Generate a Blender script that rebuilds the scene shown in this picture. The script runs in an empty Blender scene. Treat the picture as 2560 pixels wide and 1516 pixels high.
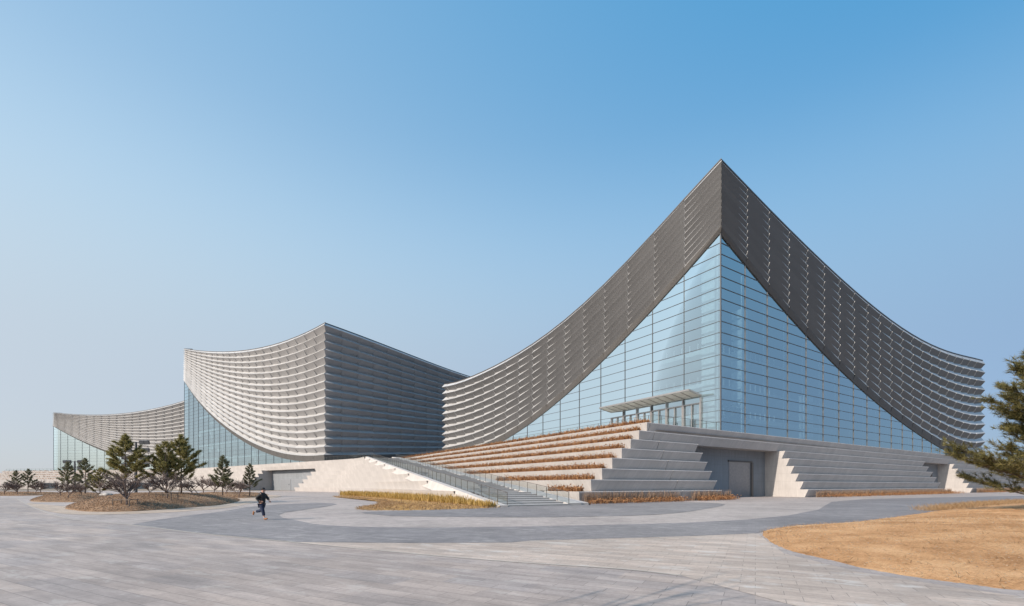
import bpy, bmesh, math, random
import numpy as np
from mathutils import Vector

random.seed(7)
R = math.radians
scene = bpy.context.scene
COL = scene.collection

# ------------------------------------------------------------------ camera, sky, sun
F, CX, HZ, EYE = 1144.0, 1280.0, 1214.0, 1.78          # lens in photo pixels, principal column, horizon row, eye height
cam_d = bpy.data.cameras.new("camera")
cam_d.sensor_width = 36.0
cam_d.lens = F / 2560.0 * 36.0
cam_d.shift_y = (HZ - 758.0) / 2560.0
cam_d.clip_start = 0.1
cam_d.clip_end = 9000.0
cam = bpy.data.objects.new("camera", cam_d)
cam.location = (0, 0, EYE)
cam.rotation_euler = (R(90), 0, 0)
COL.objects.link(cam)
scene.camera = cam

SUN_EL = R(30.0)
LH = (0.795, 0.607)                                     # horizontal way the sunlight travels
sun_az = math.atan2(-LH[0], -LH[1])                     # from +Y, clockwise
world = bpy.data.worlds.new("World")
scene.world = world
world.use_nodes = True
wn = world.node_tree
sky = wn.nodes.new("ShaderNodeTexSky")
sky.sky_type = 'NISHITA'
sky.sun_disc = False
sky.sun_elevation = SUN_EL
sky.sun_rotation = sun_az
sky.altitude = 50.0
sky.air_density = 1.0
sky.dust_density = 1.0
sky.ozone_density = 6.0
EXPO = 0.85
wn.nodes["Background"].inputs["Strength"].default_value = 0.1
# winter haze over the physical sky: pale near the horizon and towards the sun's side
tcw = wn.nodes.new("ShaderNodeTexCoord")
sxyz = wn.nodes.new("ShaderNodeSeparateXYZ")
wn.links.new(tcw.outputs["Generated"], sxyz.inputs[0])
rw_ = wn.nodes.new("ShaderNodeValToRGB")
rw_.color_ramp.interpolation = 'B_SPLINE'
HAZE = [(0.0, (.44, .50, .60)), (.10, (.44, .51, .615)), (.24, (.455, .56, .665)), (.36, (.45, .62, .765)), (.48, (.375, .61, .83)), (.60, (.225, .475, .75)), (.74, (.16, .44, .745)), (1.0, (.11, .37, .69))]
while len(rw_.color_ramp.elements) < len(HAZE):
    rw_.color_ramp.elements.new(0.5)
for e_, (p_, c_) in zip(rw_.color_ramp.elements, HAZE):
    e_.position = p_
    e_.color = (*c_, 1)
wn.links.new(sxyz.outputs["Z"], rw_.inputs["Fac"])
vm = wn.nodes.new("ShaderNodeVectorMath"); vm.operation = 'SCALE'
vm.inputs[0].default_value = (-.215, -.175, -.10)
wn.links.new(sxyz.outputs["X"], vm.inputs["Scale"])
va = wn.nodes.new("ShaderNodeVectorMath"); va.operation = 'ADD'
wn.links.new(rw_.outputs["Color"], va.inputs[0])
wn.links.new(vm.outputs[0], va.inputs[1])
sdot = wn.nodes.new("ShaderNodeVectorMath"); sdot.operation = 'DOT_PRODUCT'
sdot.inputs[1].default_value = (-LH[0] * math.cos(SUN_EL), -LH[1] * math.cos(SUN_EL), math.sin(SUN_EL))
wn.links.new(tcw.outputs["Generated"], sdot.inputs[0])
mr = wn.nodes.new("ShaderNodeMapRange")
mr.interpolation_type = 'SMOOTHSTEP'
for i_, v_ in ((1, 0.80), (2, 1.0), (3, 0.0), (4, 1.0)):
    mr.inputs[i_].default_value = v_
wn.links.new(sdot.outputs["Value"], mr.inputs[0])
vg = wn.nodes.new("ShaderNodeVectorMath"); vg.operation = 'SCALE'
vg.inputs[0].default_value = (2.4, 2.2, 1.9)  # added glow round the sun, out of view, to brighten the shaded stone
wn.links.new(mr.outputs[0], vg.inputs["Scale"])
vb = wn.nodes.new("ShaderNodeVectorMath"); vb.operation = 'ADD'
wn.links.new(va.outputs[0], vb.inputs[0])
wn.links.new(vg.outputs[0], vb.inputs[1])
vs_ = wn.nodes.new("ShaderNodeVectorMath"); vs_.operation = 'SCALE'
vs_.inputs["Scale"].default_value = 10.0 / 2 ** EXPO
wn.links.new(vb.outputs[0], vs_.inputs[0])
mw = wn.nodes.new("ShaderNodeMix"); mw.data_type = 'RGBA'
mw.inputs[0].default_value = 0.85
wn.links.new(sky.outputs["Color"], mw.inputs[6])
wn.links.new(vs_.outputs[0], mw.inputs[7])
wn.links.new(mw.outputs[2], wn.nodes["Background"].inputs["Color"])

sun_d = bpy.data.lights.new("sun", 'SUN')
sun_d.energy = 3.1
sun_d.angle = R(0.53)
sun_d.color = (1.0, 0.875, 0.745)
sun = bpy.data.objects.new("sun", sun_d)
sd = Vector((LH[0] * math.cos(SUN_EL), LH[1] * math.cos(SUN_EL), -math.sin(SUN_EL)))
sun.rotation_euler = sd.to_track_quat('-Z', 'Y').to_euler()
sun.location = (-60, -40, 60)
COL.objects.link(sun)

scene.view_settings.view_transform = 'Standard'
scene.view_settings.look = 'None'
scene.view_settings.gamma = 1.0
scene.view_settings.exposure = EXPO
scene.cycles.max_bounces = 8
scene.cycles.transparent_max_bounces = 12


# ------------------------------------------------------------------ helpers
class MB:
    def __init__(self):
        self.v, self.f, self.uv, self.sm, self.mi = [], [], [], False, []

    def face(self, pts, uvs=None, mi=0):
        b = len(self.v)
        self.v.extend([tuple(p) for p in pts])
        self.f.append(tuple(range(b, b + len(pts))))
        self.uv.append(uvs if uvs else [(0, 0)] * len(pts))
        self.mi.append(mi)

    def box(self, c, ax, ay, az):
        """box from centre and three half-axis vectors"""
        c, ax, ay, az = Vector(c), Vector(ax), Vector(ay), Vector(az)
        P = [c + sx * ax + sy * ay + sz * az for sz in (-1, 1) for sy in (-1, 1) for sx in (-1, 1)]
        L = (2 * ax.length, 2 * ay.length, 2 * az.length)
        for q, (a, b) in (((0, 2, 3, 1), (1, 0)), ((4, 5, 7, 6), (0, 1)), ((0, 1, 5, 4), (0, 2)), ((2, 6, 7, 3), (2, 0)),
                          ((0, 4, 6, 2), (2, 1)), ((1, 3, 7, 5), (1, 2))):
            self.face([P[i] for i in q], [(0, 0), (L[a], 0), (L[a], L[b]), (0, L[b])])

    def bar(self, a, b, w, h, up=(0, 0, 1)):
        a, b = Vector(a), Vector(b)
        d = b - a
        if d.length < 1e-6:
            return
        dn = d.normalized()
        up = Vector(up)
        s = dn.cross(up)
        if s.length < 1e-4:
            s = dn.cross(Vector((1, 0, 0)))
        s.normalize()
        u = s.cross(dn).normalized()
        self.box((a + b) / 2, d / 2, s * w / 2, u * h / 2)

    def tube(self, pts, radii, n=6, cap=True):
        pts = [Vector(p) for p in pts]
        b = len(self.v)
        m = len(pts)
        for i, p in enumerate(pts):
            d = (pts[min(i + 1, m - 1)] - pts[max(i - 1, 0)])
            if d.length < 1e-9:
                d = Vector((0, 0, 1))
            d.normalize()
            s = d.cross(Vector((0.31, 0.17, 0.93)))
            if s.length < 1e-3:
                s = d.cross(Vector((1, 0, 0)))
            s.normalize()
            u = d.cross(s)
            for k in range(n):
                a = 2 * math.pi * k / n
                self.v.append(tuple(p + radii[i] * (math.cos(a) * s + math.sin(a) * u)))
        for i in range(m - 1):
            for k in range(n):
                k2 = (k + 1) % n
                self.f.append((b + i * n + k, b + i * n + k2, b + (i + 1) * n + k2, b + (i + 1) * n + k))
                self.uv.append([(0, 0)] * 4)
                self.mi.append(0)
        if cap:
            for i in (0, m - 1):
                self.f.append(tuple(b + i * n + k for k in range(n)))
                self.uv.append([(0, 0)] * n)
                self.mi.append(0)

    def build(self, name, mat, parent=None, smooth=False, origin=None):
        me = bpy.data.meshes.new(name)
        vs = self.v
        if origin is not None:
            o_ = Vector(origin)
            vs = [tuple(Vector(p) - o_) for p in vs]
        me.from_pydata(vs, [], self.f)
        ul = me.uv_layers.new(name="UVMap")
        flat = [c for u in self.uv for p in u for c in p]
        ul.data.foreach_set("uv", flat)
        mats = mat if isinstance(mat, (list, tuple)) else [mat]
        for m_ in mats:
            me.materials.append(m_)
        if len(mats) > 1:
            me.polygons.foreach_set("material_index", self.mi)
        if smooth:
            me.polygons.foreach_set("use_smooth", [True] * len(me.polygons))
        me.update()
        o = bpy.data.objects.new(name, me)
        COL.objects.link(o)
        if origin is not None:
            o.location = origin
        if parent is not None:
            o.parent = parent
        return o


def tag(o, label=None, cat=None, group=None, kind=None):
    if label: o["label"] = label
    if cat: o["category"] = cat
    if group: o["group"] = group
    if kind: o["kind"] = kind
    return o


def thing(name, label, cat, loc=(0, 0, 0), group=None):
    o = bpy.data.objects.new(name, None)
    o.empty_display_size = 0.3
    COL.objects.link(o)
    o.location = loc
    return tag(o, label, cat, group)


def copy_thing(src, loc, rz=0.0, sc=1.0, label=None):
    r_ = src.copy()
    COL.objects.link(r_)
    r_.location = loc
    r_.rotation_euler = (0, 0, rz)
    r_.scale = (sc, sc, sc)
    if label: r_["label"] = label
    for ch in src.children:
        c = ch.copy()
        COL.objects.link(c)
        c.parent = r_
    return r_


def G(px, py, z=0.0):
    """point of the level z seen at photo pixel px, py"""
    Y = F * (EYE - z) / (py - HZ)
    return Vector(((px - CX) / F * Y, Y, z))


def at(px, Y, z=0.0):
    return Vector(((px - CX) / F * Y, Y, z))


def ray_s(O, d, px):
    a = (px - CX) / F
    return (a * O[1] - O[0]) / (d[0] - a * d[1])


def curve(O, d, pts, deg=4):
    S, Z = [], []
    for px, py in pts:
        s = ray_s(O, d, px)
        Y = O[1] + s * d[1]
        S.append(s)
        Z.append(EYE + (HZ - py) / F * Y)
    c = np.polyfit(S, Z, deg)
    return lambda s: float(np.polyval(c, s))


def crom(pts, n=8, closed=True):
    """smooth closed outline through points"""
    P = [Vector(p) for p in pts]
    out = []
    m = len(P)
    rng = range(m) if closed else range(m - 1)
    for i in rng:
        p0, p1, p2, p3 = (P[(i - 1) % m], P[i], P[(i + 1) % m], P[(i + 2) % m]) if closed else \
            (P[max(i - 1, 0)], P[i], P[min(i + 1, m - 1)], P[min(i + 2, m - 1)])
        for k in range(n):
            t = k / n
            out.append(0.5 * ((2 * p1) + (p2 - p0) * t + (2 * p0 - 5 * p1 + 4 * p2 - p3) * t * t + (3 * p1 - p0 - 3 * p2 + p3) * t ** 3))
    if not closed:
        out.append(P[-1])
    return out


# ------------------------------------------------------------------ materials
def mat_new(name):
    m = bpy.data.materials.new(name)
    m.use_nodes = True
    nt = m.node_tree
    return m, nt, nt.nodes["Principled BSDF"]


def N(nt, typ, **kw):
    n = nt.nodes.new(typ)
    for k, v in kw.items():
        setattr(n, k, v)
    return n


def setin(n, **kw):
    for k, v in kw.items():
        n.inputs[k.replace("_", " ")].default_value = v


def ramp(nt, stops):
    r_ = nt.nodes.new("ShaderNodeValToRGB")
    e = r_.color_ramp.elements
    while len(e) < len(stops):
        e.new(0.5)
    for i, (p, c) in enumerate(stops):
        e[i].position = p
        e[i].color = (*c, 1)
    return r_


def noise(nt, scale, detail=4, rough=0.55, vec=None):
    n = nt.nodes.new("ShaderNodeTexNoise")
    n.inputs["Scale"].default_value = scale
    n.inputs["Detail"].default_value = detail
    n.inputs["Roughness"].default_value = rough
    if vec is not None:
        nt.links.new(vec, n.inputs["Vector"])
    return n


def mapping(nt, out, scale=(1, 1, 1), rot=(0, 0, 0), loc=(0, 0, 0)):
    m = nt.nodes.new("ShaderNodeMapping")
    m.inputs["Scale"].default_value = scale
    m.inputs["Rotation"].default_value = rot
    m.inputs["Location"].default_value = loc
    nt.links.new(out, m.inputs["Vector"])
    return m.outputs["Vector"]


def mixc(nt, fac, a, b, mode='MIX'):
    m = nt.nodes.new("ShaderNodeMix")
    m.data_type = 'RGBA'
    m.blend_type = mode
    for sock, val in ((m.inputs[0], fac), (m.inputs[6], a), (m.inputs[7], b)):
        if hasattr(val, "is_linked"):
            nt.links.new(val, sock)
        elif isinstance(val, (tuple, list)):
            sock.default_value = (*val, 1) if len(val) == 3 else val
        else:
            sock.default_value = val
    return m.outputs[2]


def math_(nt, op, a, b=None):
    m = nt.nodes.new("ShaderNodeMath")
    m.operation = op
    for i, val in enumerate((a, b)):
        if val is None: continue
        if hasattr(val, "is_linked"):
            nt.links.new(val, m.inputs[i])
        else:
            m.inputs[i].default_value = val
    return m.outputs[0]


def bump(nt, bsdf, h, strength=0.3, dist=0.02):
    b = nt.nodes.new("ShaderNodeBump")
    b.inputs["Strength"].default_value = strength
    b.inputs["Distance"].default_value = dist
    nt.links.new(h, b.inputs["Height"])
    nt.links.new(b.outputs["Normal"], bsdf.inputs["Normal"])


def m_plain(name, col, rough=0.6, metal=0.0, var=0.12, scale=3.0):
    m, nt, b = mat_new(name)
    tc = N(nt, "ShaderNodeTexCoord")
    n = noise(nt, scale, 5, 0.6, tc.outputs["Object"])
    lo = tuple(c * (1 - var) for c in col)
    hi = tuple(min(1, c * (1 + var)) for c in col)
    r_ = ramp(nt, [(0.3, lo), (0.7, hi)])
    nt.links.new(n.outputs["Fac"], r_.inputs["Fac"])
    nt.links.new(r_.outputs["Color"], b.inputs["Base Color"])
    b.inputs["Roughness"].default_value = rough
    b.inputs["Metallic"].default_value = metal
    return m


def m_stone(name, col, panel=1.25, slant=0.35, joint=0.03, streak=0.14, course=None):
    """stone facing: uv in metres, slanted panel joints, streaks running down the slabs"""
    m, nt, b = mat_new(name)
    uv = N(nt, "ShaderNodeUVMap")
    sep = N(nt, "ShaderNodeSeparateXYZ")
    nt.links.new(uv.outputs["UV"], sep.inputs[0])
    u2 = math_(nt, 'SUBTRACT', sep.outputs["X"], math_(nt, 'MULTIPLY', sep.outputs["Y"], slant))
    cell = math_(nt, 'DIVIDE', u2, panel)
    fr = math_(nt, 'FRACT', cell)
    j = math_(nt, 'LESS_THAN', fr, joint / panel)
    if course:
        fy = math_(nt, 'FRACT', math_(nt, 'DIVIDE', sep.outputs["Y"], course))
        j = math_(nt, 'MAXIMUM', j, math_(nt, 'LESS_THAN', fy, joint / course))
    wn_ = N(nt, "ShaderNodeTexWhiteNoise", noise_dimensions='1D')
    nt.links.new(math_(nt, 'FLOOR', cell), wn_.inputs["W"])
    comb = N(nt, "ShaderNodeCombineXYZ")
    nt.links.new(u2, comb.inputs[0])
    nt.links.new(sep.outputs["Y"], comb.inputs[1])
    n1 = noise(nt, 1.0, 6, 0.65, mapping(nt, comb.outputs[0], scale=(3.2, 0.5, 1)))
    tc = N(nt, "ShaderNodeTexCoord")
    n2 = noise(nt, 0.25, 4, 0.6, tc.outputs["Object"])
    n3 = noise(nt, 22.0, 3, 0.6, tc.outputs["Object"])
    lo = tuple(c * (1 - streak) for c in col)
    hi = tuple(min(1, c * (1 + streak * 0.7)) for c in col)
    r_ = ramp(nt, [(0.28, lo), (0.72, hi)])
    nt.links.new(n1.outputs["Fac"], r_.inputs["Fac"])
    c = mixc(nt, 0.05, r_.outputs["Color"], wn_.outputs["Value"], 'OVERLAY')
    c = mixc(nt, 0.12, c, n2.outputs["Fac"], 'OVERLAY')
    c = mixc(nt, 0.10, c, n3.outputs["Fac"], 'OVERLAY')
    c = mixc(nt, math_(nt, 'MULTIPLY', j, 0.30), c, tuple(x * 0.35 for x in col))
    nt.links.new(c, b.inputs["Base Color"])
    b.inputs["Roughness"].default_value = 0.75
    bump(nt, b, n3.outputs["Fac"], 0.15, 0.01)
    return m


def m_clad(name, col, metal=0.15, rough=0.48):
    """perforated grey metal panels of the curtain-like roofs"""
    m, nt, b = mat_new(name)
    geo = N(nt, "ShaderNodeNewGeometry")
    tc = N(nt, "ShaderNodeTexCoord")
    n2 = noise(nt, 0.6, 5, 0.65, mapping(nt, tc.outputs["Object"], scale=(1, 1, 0.35)))
    uv = N(nt, "ShaderNodeUVMap")
    wn_ = N(nt, "ShaderNodeTexWhiteNoise", noise_dimensions='2D')
    sn = N(nt, "ShaderNodeVectorMath", operation='FLOOR')
    nt.links.new(uv.outputs["UV"], sn.inputs[0])
    nt.links.new(sn.outputs[0], wn_.inputs["Vector"])
    r_ = ramp(nt, [(0.25, tuple(c * 0.95 for c in col)), (0.75, tuple(c * 1.05 for c in col))])
    nt.links.new(n2.outputs["Fac"], r_.inputs["Fac"])
    c = mixc(nt, 0.07, r_.outputs["Color"], wn_.outputs["Value"], 'OVERLAY')
    nt.links.new(c, b.inputs["Base Color"])
    b.inputs["Roughness"].default_value = rough
    b.inputs["Metallic"].default_value = metal
    n3 = noise(nt, 60, 2, 0.5, tc.outputs["Object"])
    bump(nt, b, n3.outputs["Fac"], 0.12, 0.01)
    return m


def m_glass(name, tint, refl=0.38, rough=0.0, fm=0.6):
    m = bpy.data.materials.new(name)
    m.use_nodes = True
    nt = m.node_tree
    nt.nodes.remove(nt.nodes["Principled BSDF"])
    out = nt.nodes["Material Output"]
    tr = N(nt, "ShaderNodeBsdfTransparent")
    tr.inputs[0].default_value = (*tint, 1)
    gl = N(nt, "ShaderNodeBsdfGlossy")
    gl.inputs["Color"].default_value = (0.80, 0.90, 0.91, 1)
    gl.inputs["Roughness"].default_value = rough
    fr = N(nt, "ShaderNodeFresnel")
    fr.inputs["IOR"].default_value = 1.5
    f2 = math_(nt, 'ADD', math_(nt, 'MULTIPLY', fr.outputs[0], fm), refl)
    f3 = math_(nt, 'MINIMUM', f2, 1.0)
    tc = N(nt, "ShaderNodeTexCoord")
    n = noise(nt, 0.12, 2, 0.5, tc.outputs["Object"])
    bp = N(nt, "ShaderNodeBump")
    bp.inputs["Strength"].default_value = 0.05
    bp.inputs["Distance"].default_value = 0.3
    nt.links.new(n.outputs["Fac"], bp.inputs["Height"])
    nt.links.new(bp.outputs["Normal"], gl.inputs["Normal"])
    mx = N(nt, "ShaderNodeMixShader")
    nt.links.new(f3, mx.inputs[0])
    nt.links.new(tr.outputs[0], mx.inputs[1])
    nt.links.new(gl.outputs[0], mx.inputs[2])
    nt.links.new(mx.outputs[0], out.inputs["Surface"])
    return m


def m_leaf(name, stops, rough=0.75, trans=0.38):
    m, nt, b = mat_new(name)
    geo = N(nt, "ShaderNodeNewGeometry")
    tc = N(nt, "ShaderNodeTexCoord")
    n = noise(nt, 0.9, 3, 0.6, tc.outputs["Object"])
    f = math_(nt, 'ADD', math_(nt, 'MULTIPLY', geo.outputs["Random Per Island"], 0.6), math_(nt, 'MULTIPLY', n.outputs["Fac"], 0.4))
    r_ = ramp(nt, stops)
    nt.links.new(f, r_.inputs["Fac"])
    nt.links.new(r_.outputs["Color"], b.inputs["Base Color"])
    b.inputs["Roughness"].default_value = rough
    if trans:
        out = nt.nodes["Material Output"]
        tl = N(nt, "ShaderNodeBsdfTranslucent")
        nt.links.new(r_.outputs["Color"], tl.inputs["Color"])
        mx = N(nt, "ShaderNodeMixShader")
        mx.inputs[0].default_value = trans
        nt.links.new(b.outputs[0], mx.inputs[1])
        nt.links.new(tl.outputs[0], mx.inputs[2])
        nt.links.new(mx.outputs[0], out.inputs["Surface"])
    return m


def m_ground(name, stops, scale=1.2, fine=30.0, bstr=0.6, bdist=0.05, speck=None):
    m, nt, b = mat_new(name)
    tc = N(nt, "ShaderNodeTexCoord")
    n1 = noise(nt, scale, 7, 0.65, tc.outputs["Object"])
    n2 = noise(nt, fine, 5, 0.7, tc.outputs["Object"])
    r_ = ramp(nt, stops)
    f = math_(nt, 'ADD', math_(nt, 'MULTIPLY', n1.outputs["Fac"], 0.55), math_(nt, 'MULTIPLY', n2.outputs["Fac"], 0.45))
    nt.links.new(f, r_.inputs["Fac"])
    c = r_.outputs["Color"]
    if speck:
        vo = N(nt, "ShaderNodeTexVoronoi")
        vo.inputs["Scale"].default_value = speck[0]
        nt.links.new(tc.outputs["Object"], vo.inputs["Vector"])
        k = math_(nt, 'LESS_THAN', vo.outputs["Distance"], speck[1])
        c = mixc(nt, math_(nt, 'MULTIPLY', k, 0.7), c, mixc(nt, vo.outputs["Color"], speck[2], speck[3]))
    nt.links.new(c, b.inputs["Base Color"])
    b.inputs["Roughness"].default_value = 0.95
    b.inputs["Specular IOR Level"].default_value = 0.15
    bump(nt, b, n2.outputs["Fac"], bstr, bdist)
    return m


PAVE_ANG = R(28)


def m_paving(name, ca, cb, cc, brick=(0.62, 0.31), band=(1.9, 0.62), mort=0.006, mcol=(0.13, 0.12, 0.115), jointstr=0.5, stain=0.3, off=0.5):
    m, nt, b = mat_new(name)
    tc = N(nt, "ShaderNodeTexCoord")
    v = mapping(nt, tc.outputs["Object"], rot=(0, 0, PAVE_ANG))

    def brickt(w, h, c1, c2, mo, off=0.5, bias=0.0):
        t = N(nt, "ShaderNodeTexBrick")
        t.offset = off
        t.inputs["Color1"].default_value = (*c1, 1)
        t.inputs["Color2"].default_value = (*c2, 1)
        t.inputs["Mortar"].default_value = (0, 0, 0, 1)
        t.inputs["Scale"].default_value = 1.0
        t.inputs["Mortar Size"].default_value = mo
        t.inputs["Mortar Smooth"].default_value = 0.1
        t.inputs["Bias"].default_value = bias
        t.inputs["Brick Width"].default_value = w
        t.inputs["Row Height"].default_value = h
        nt.links.new(v, t.inputs["Vector"])
        return t
    t1 = brickt(*band, ca, cb, 0.0, 0.37)
    t2 = brickt(band[0] * 2.3, band[1], cc, cb, 0.0, 0.61, 0.2)
    t3 = brickt(*brick, (0.35, 0.35, 0.35), (0.65, 0.65, 0.65), mort, off)
    n1 = noise(nt, 0.16, 5, 0.6, tc.outputs["Object"])
    n2 = noise(nt, 14.0, 6, 0.7, tc.outputs["Object"])
    n4 = noise(nt, 1.0, 5, 0.65, mapping(nt, v, scale=(0.6, 3.5, 1)))
    c = mixc(nt, 0.5, t1.outputs["Color"], t2.outputs["Color"])
    c = mixc(nt, 0.35, c, t3.outputs["Color"], 'OVERLAY')
    rr = ramp(nt, [(0.35, (0.25, 0.25, 0.25)), (0.65, (0.75, 0.75, 0.75))])
    nt.links.new(n1.outputs["Fac"], rr.inputs["Fac"])
    c = mixc(nt, 0.30, c, rr.outputs["Color"], 'OVERLAY')
    c = mixc(nt, 0.35, c, n2.outputs["Fac"], 'OVERLAY')
    c = mixc(nt, 0.45, c, n4.outputs["Fac"], 'OVERLAY')
    c = mixc(nt, math_(nt, 'MULTIPLY', t3.outputs["Fac"], jointstr), c, mcol)
    # pale salt stains and dark tyre or damp marks
    n5 = noise(nt, 1.1, 8, 0.75, mapping(nt, v, scale=(0.7, 1.6, 1), loc=(3.1, 7.7, 0)))
    st = ramp(nt, [(0.55, (0, 0, 0)), (0.63, (1, 1, 1))])
    nt.links.new(n5.outputs["Fac"], st.inputs["Fac"])
    c = mixc(nt, math_(nt, 'MULTIPLY', st.outputs["Color"], stain), c, (0.52, 0.49, 0.46))
    n6 = noise(nt, 0.35, 6, 0.7, mapping(nt, v, scale=(0.5, 1.2, 1), loc=(11.0, 2.0, 0)))
    sd2 = ramp(nt, [(0.58, (1, 1, 1)), (0.72, (0.80, 0.80, 0.81))])
    nt.links.new(n6.outputs["Fac"], sd2.inputs["Fac"])
    c = mixc(nt, 1.0, c, sd2.outputs["Color"], 'MULTIPLY')
    nt.links.new(c, b.inputs["Base Color"])
    b.inputs["Roughness"].default_value = 0.62
    b.inputs["Specular IOR Level"].default_value = 0.35
    h = math_(nt, 'SUBTRACT', math_(nt, 'MULTIPLY', n2.outputs["Fac"], 0.4), t3.outputs["Fac"])
    bump(nt, b, h, 0.25, 0.006)
    return m


M = {}
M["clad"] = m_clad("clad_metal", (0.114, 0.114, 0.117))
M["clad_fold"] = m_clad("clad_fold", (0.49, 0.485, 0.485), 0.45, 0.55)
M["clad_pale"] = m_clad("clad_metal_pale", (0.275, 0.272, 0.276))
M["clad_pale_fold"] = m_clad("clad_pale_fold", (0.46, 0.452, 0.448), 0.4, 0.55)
M["trim"] = m_plain("dark_trim", (0.10, 0.095, 0.095), 0.5, 0.4)
M["soffit"] = m_plain("soffit_metal", (0.10, 0.095, 0.092), 0.55, 0.3)
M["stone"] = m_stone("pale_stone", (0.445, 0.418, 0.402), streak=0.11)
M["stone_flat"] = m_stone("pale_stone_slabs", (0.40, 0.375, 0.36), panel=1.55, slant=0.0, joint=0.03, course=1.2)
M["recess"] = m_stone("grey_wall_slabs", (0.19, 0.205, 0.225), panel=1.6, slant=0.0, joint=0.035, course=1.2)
M["glass"] = m_glass("curtain_glass", (0.54, 0.71, 0.79), 0.55)
M["rail_glass"] = m_glass("railing_glass", (0.93, 0.955, 0.945), 0.0, fm=0.22)
M["dark_glass"] = m_plain("dark_glazing", (0.02, 0.035, 0.05), 0.08, 0.0, 0.05)
M["mullion"] = m_plain("mullion_metal", (0.10, 0.105, 0.115), 0.45, 0.2)
M["steel"] = m_plain("brushed_steel", (0.36, 0.34, 0.33), 0.35, 0.7)
M["interior"] = m_plain("interior_plaster", (0.48, 0.50, 0.50), 0.8, 0, 0.1, 0.3)
M["post"] = m_plain("bronze_post", (0.13, 0.115, 0.105), 0.4, 0.5)
M["white"] = m_plain("white_panels", (0.72, 0.72, 0.70), 0.6)
M["canopy"] = m_plain("canopy_panel", (0.60, 0.60, 0.55), 0.5, 0.0)
M["roof"] = m_plain("roof_sheet", (0.085, 0.09, 0.095), 0.6, 0.2)
M["shutter"] = m_plain("shutter_metal", (0.27, 0.28, 0.30), 0.45, 0.4)
M["bark"] = m_plain("pine_bark", (0.075, 0.055, 0.045), 0.9, 0, 0.35, 8)
M["twig"] = m_plain("grey_twig", (0.135, 0.10, 0.088), 0.9, 0, 0.3, 6)
M["stake"] = m_plain("stake_wood", (0.13, 0.10, 0.08), 0.85, 0, 0.2, 5)
M["mast"] = m_plain("mast_paint", (0.05, 0.055, 0.065), 0.5, 0.3)
M["rock"] = m_plain("pale_rock", (0.36, 0.34, 0.32), 0.85, 0, 0.2, 6)
M["needle"] = m_leaf("pine_needles", [(0.2, (0.095, 0.096, 0.032)), (0.5, (0.215, 0.195, 0.065)), (0.8, (0.38, 0.32, 0.125))])
M["needle_deep"] = m_leaf("pine_needles_deep", [(0.2, (0.045, 0.05, 0.018)), (0.5, (0.115, 0.108, 0.034)), (0.8, (0.27, 0.225, 0.075))])
M["needle_cool"] = m_leaf("pine_needles_cool", [(0.2, (0.08, 0.09, 0.052)), (0.5, (0.15, 0.155, 0.085)), (0.8, (0.25, 0.235, 0.13))])
M["rust"] = m_leaf("rusty_leaves", [(0.2, (0.15, 0.062, 0.028)), (0.5, (0.34, 0.155, 0.062)), (0.8, (0.50, 0.29, 0.14))])
M["pale_stem"] = m_leaf("pale_stems", [(0.2, (0.24, 0.15, 0.10)), (0.8, (0.42, 0.30, 0.21))])
M["gold"] = m_leaf("golden_grass", [(0.2, (0.30, 0.19, 0.045)), (0.55, (0.46, 0.30, 0.085)), (0.8, (0.55, 0.40, 0.16))])
M["straw"] = m_leaf("dry_straw", [(0.2, (0.22, 0.13, 0.06)), (0.5, (0.36, 0.23, 0.12)), (0.8, (0.50, 0.35, 0.20))])
M["deadgrass"] = m_leaf("dead_grass_blades", [(0.2, (0.22, 0.14, 0.09)), (0.5, (0.33, 0.22, 0.145)), (0.8, (0.43, 0.31, 0.22))])
M["pebble"] = m_plain("brown_pebble", (0.33, 0.24, 0.16), 0.9, 0, 0.35, 3)
M["plaza"] = m_paving("plaza_paving", (0.221, 0.209, 0.216), (0.362, 0.301, 0.268), (0.416, 0.340, 0.297), brick=(0.9, 0.31), band=(1.7, 0.62), jointstr=0.4)
M["brickzone"] = m_paving("block_paving", (0.354, 0.306, 0.273), (0.451, 0.370, 0.314), (0.512, 0.399, 0.330), brick=(0.66, 0.33), band=(1.3, 0.33), mort=0.005, jointstr=0.45, stain=0.85, off=0.37)
M["granite"] = m_paving("light_granite", (0.347, 0.306, 0.288), (0.380, 0.326, 0.302), (0.396, 0.342, 0.312), brick=(0.3, 0.3), band=(6, 2), mort=0.004, jointstr=0.22)
M["granite_dark"] = m_paving("dark_granite", (0.195, 0.183, 0.187), (0.217, 0.200, 0.200), (0.233, 0.212, 0.209), brick=(0.3, 0.3), band=(6, 2), mort=0.004, jointstr=0.22)
M["tan"] = m_paving("tan_paving", (0.410, 0.326, 0.257), (0.452, 0.357, 0.281), (0.462, 0.373, 0.299), brick=(0.3, 0.3), band=(4, 2), mort=0.004, jointstr=0.2)
M["land"] = m_ground("far_land", [(0.3, (0.18, 0.15, 0.12)), (0.7, (0.27, 0.23, 0.19))], 0.05, 2.0)
M["turf"] = m_ground("dry_turf", [(0.32, (0.15, 0.095, 0.06)), (0.5, (0.29, 0.185, 0.115)), (0.68, (0.44, 0.30, 0.195))], 0.9, 26.0, 1.0, 0.06)
M["sand"] = m_ground("bare_sandy_soil", [(0.40, (0.37, 0.19, 0.085)), (0.5, (0.565, 0.312, 0.15)), (0.60, (0.70, 0.43, 0.235))], 0.6, 16.0, 1.0, 0.08,
                     speck=(14.0, 0.09, (0.42, 0.30, 0.19), (0.20, 0.13, 0.08)))
M["mulch"] = m_ground("straw_mulch", [(0.3, (0.30, 0.16, 0.05)), (0.5, (0.48, 0.28, 0.10)), (0.7, (0.60, 0.40, 0.19))], 1.5, 18.0, 1.0, 0.08)
M["curb"] = m_plain("curb_stone", (0.42, 0.38, 0.34), 0.8)
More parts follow.
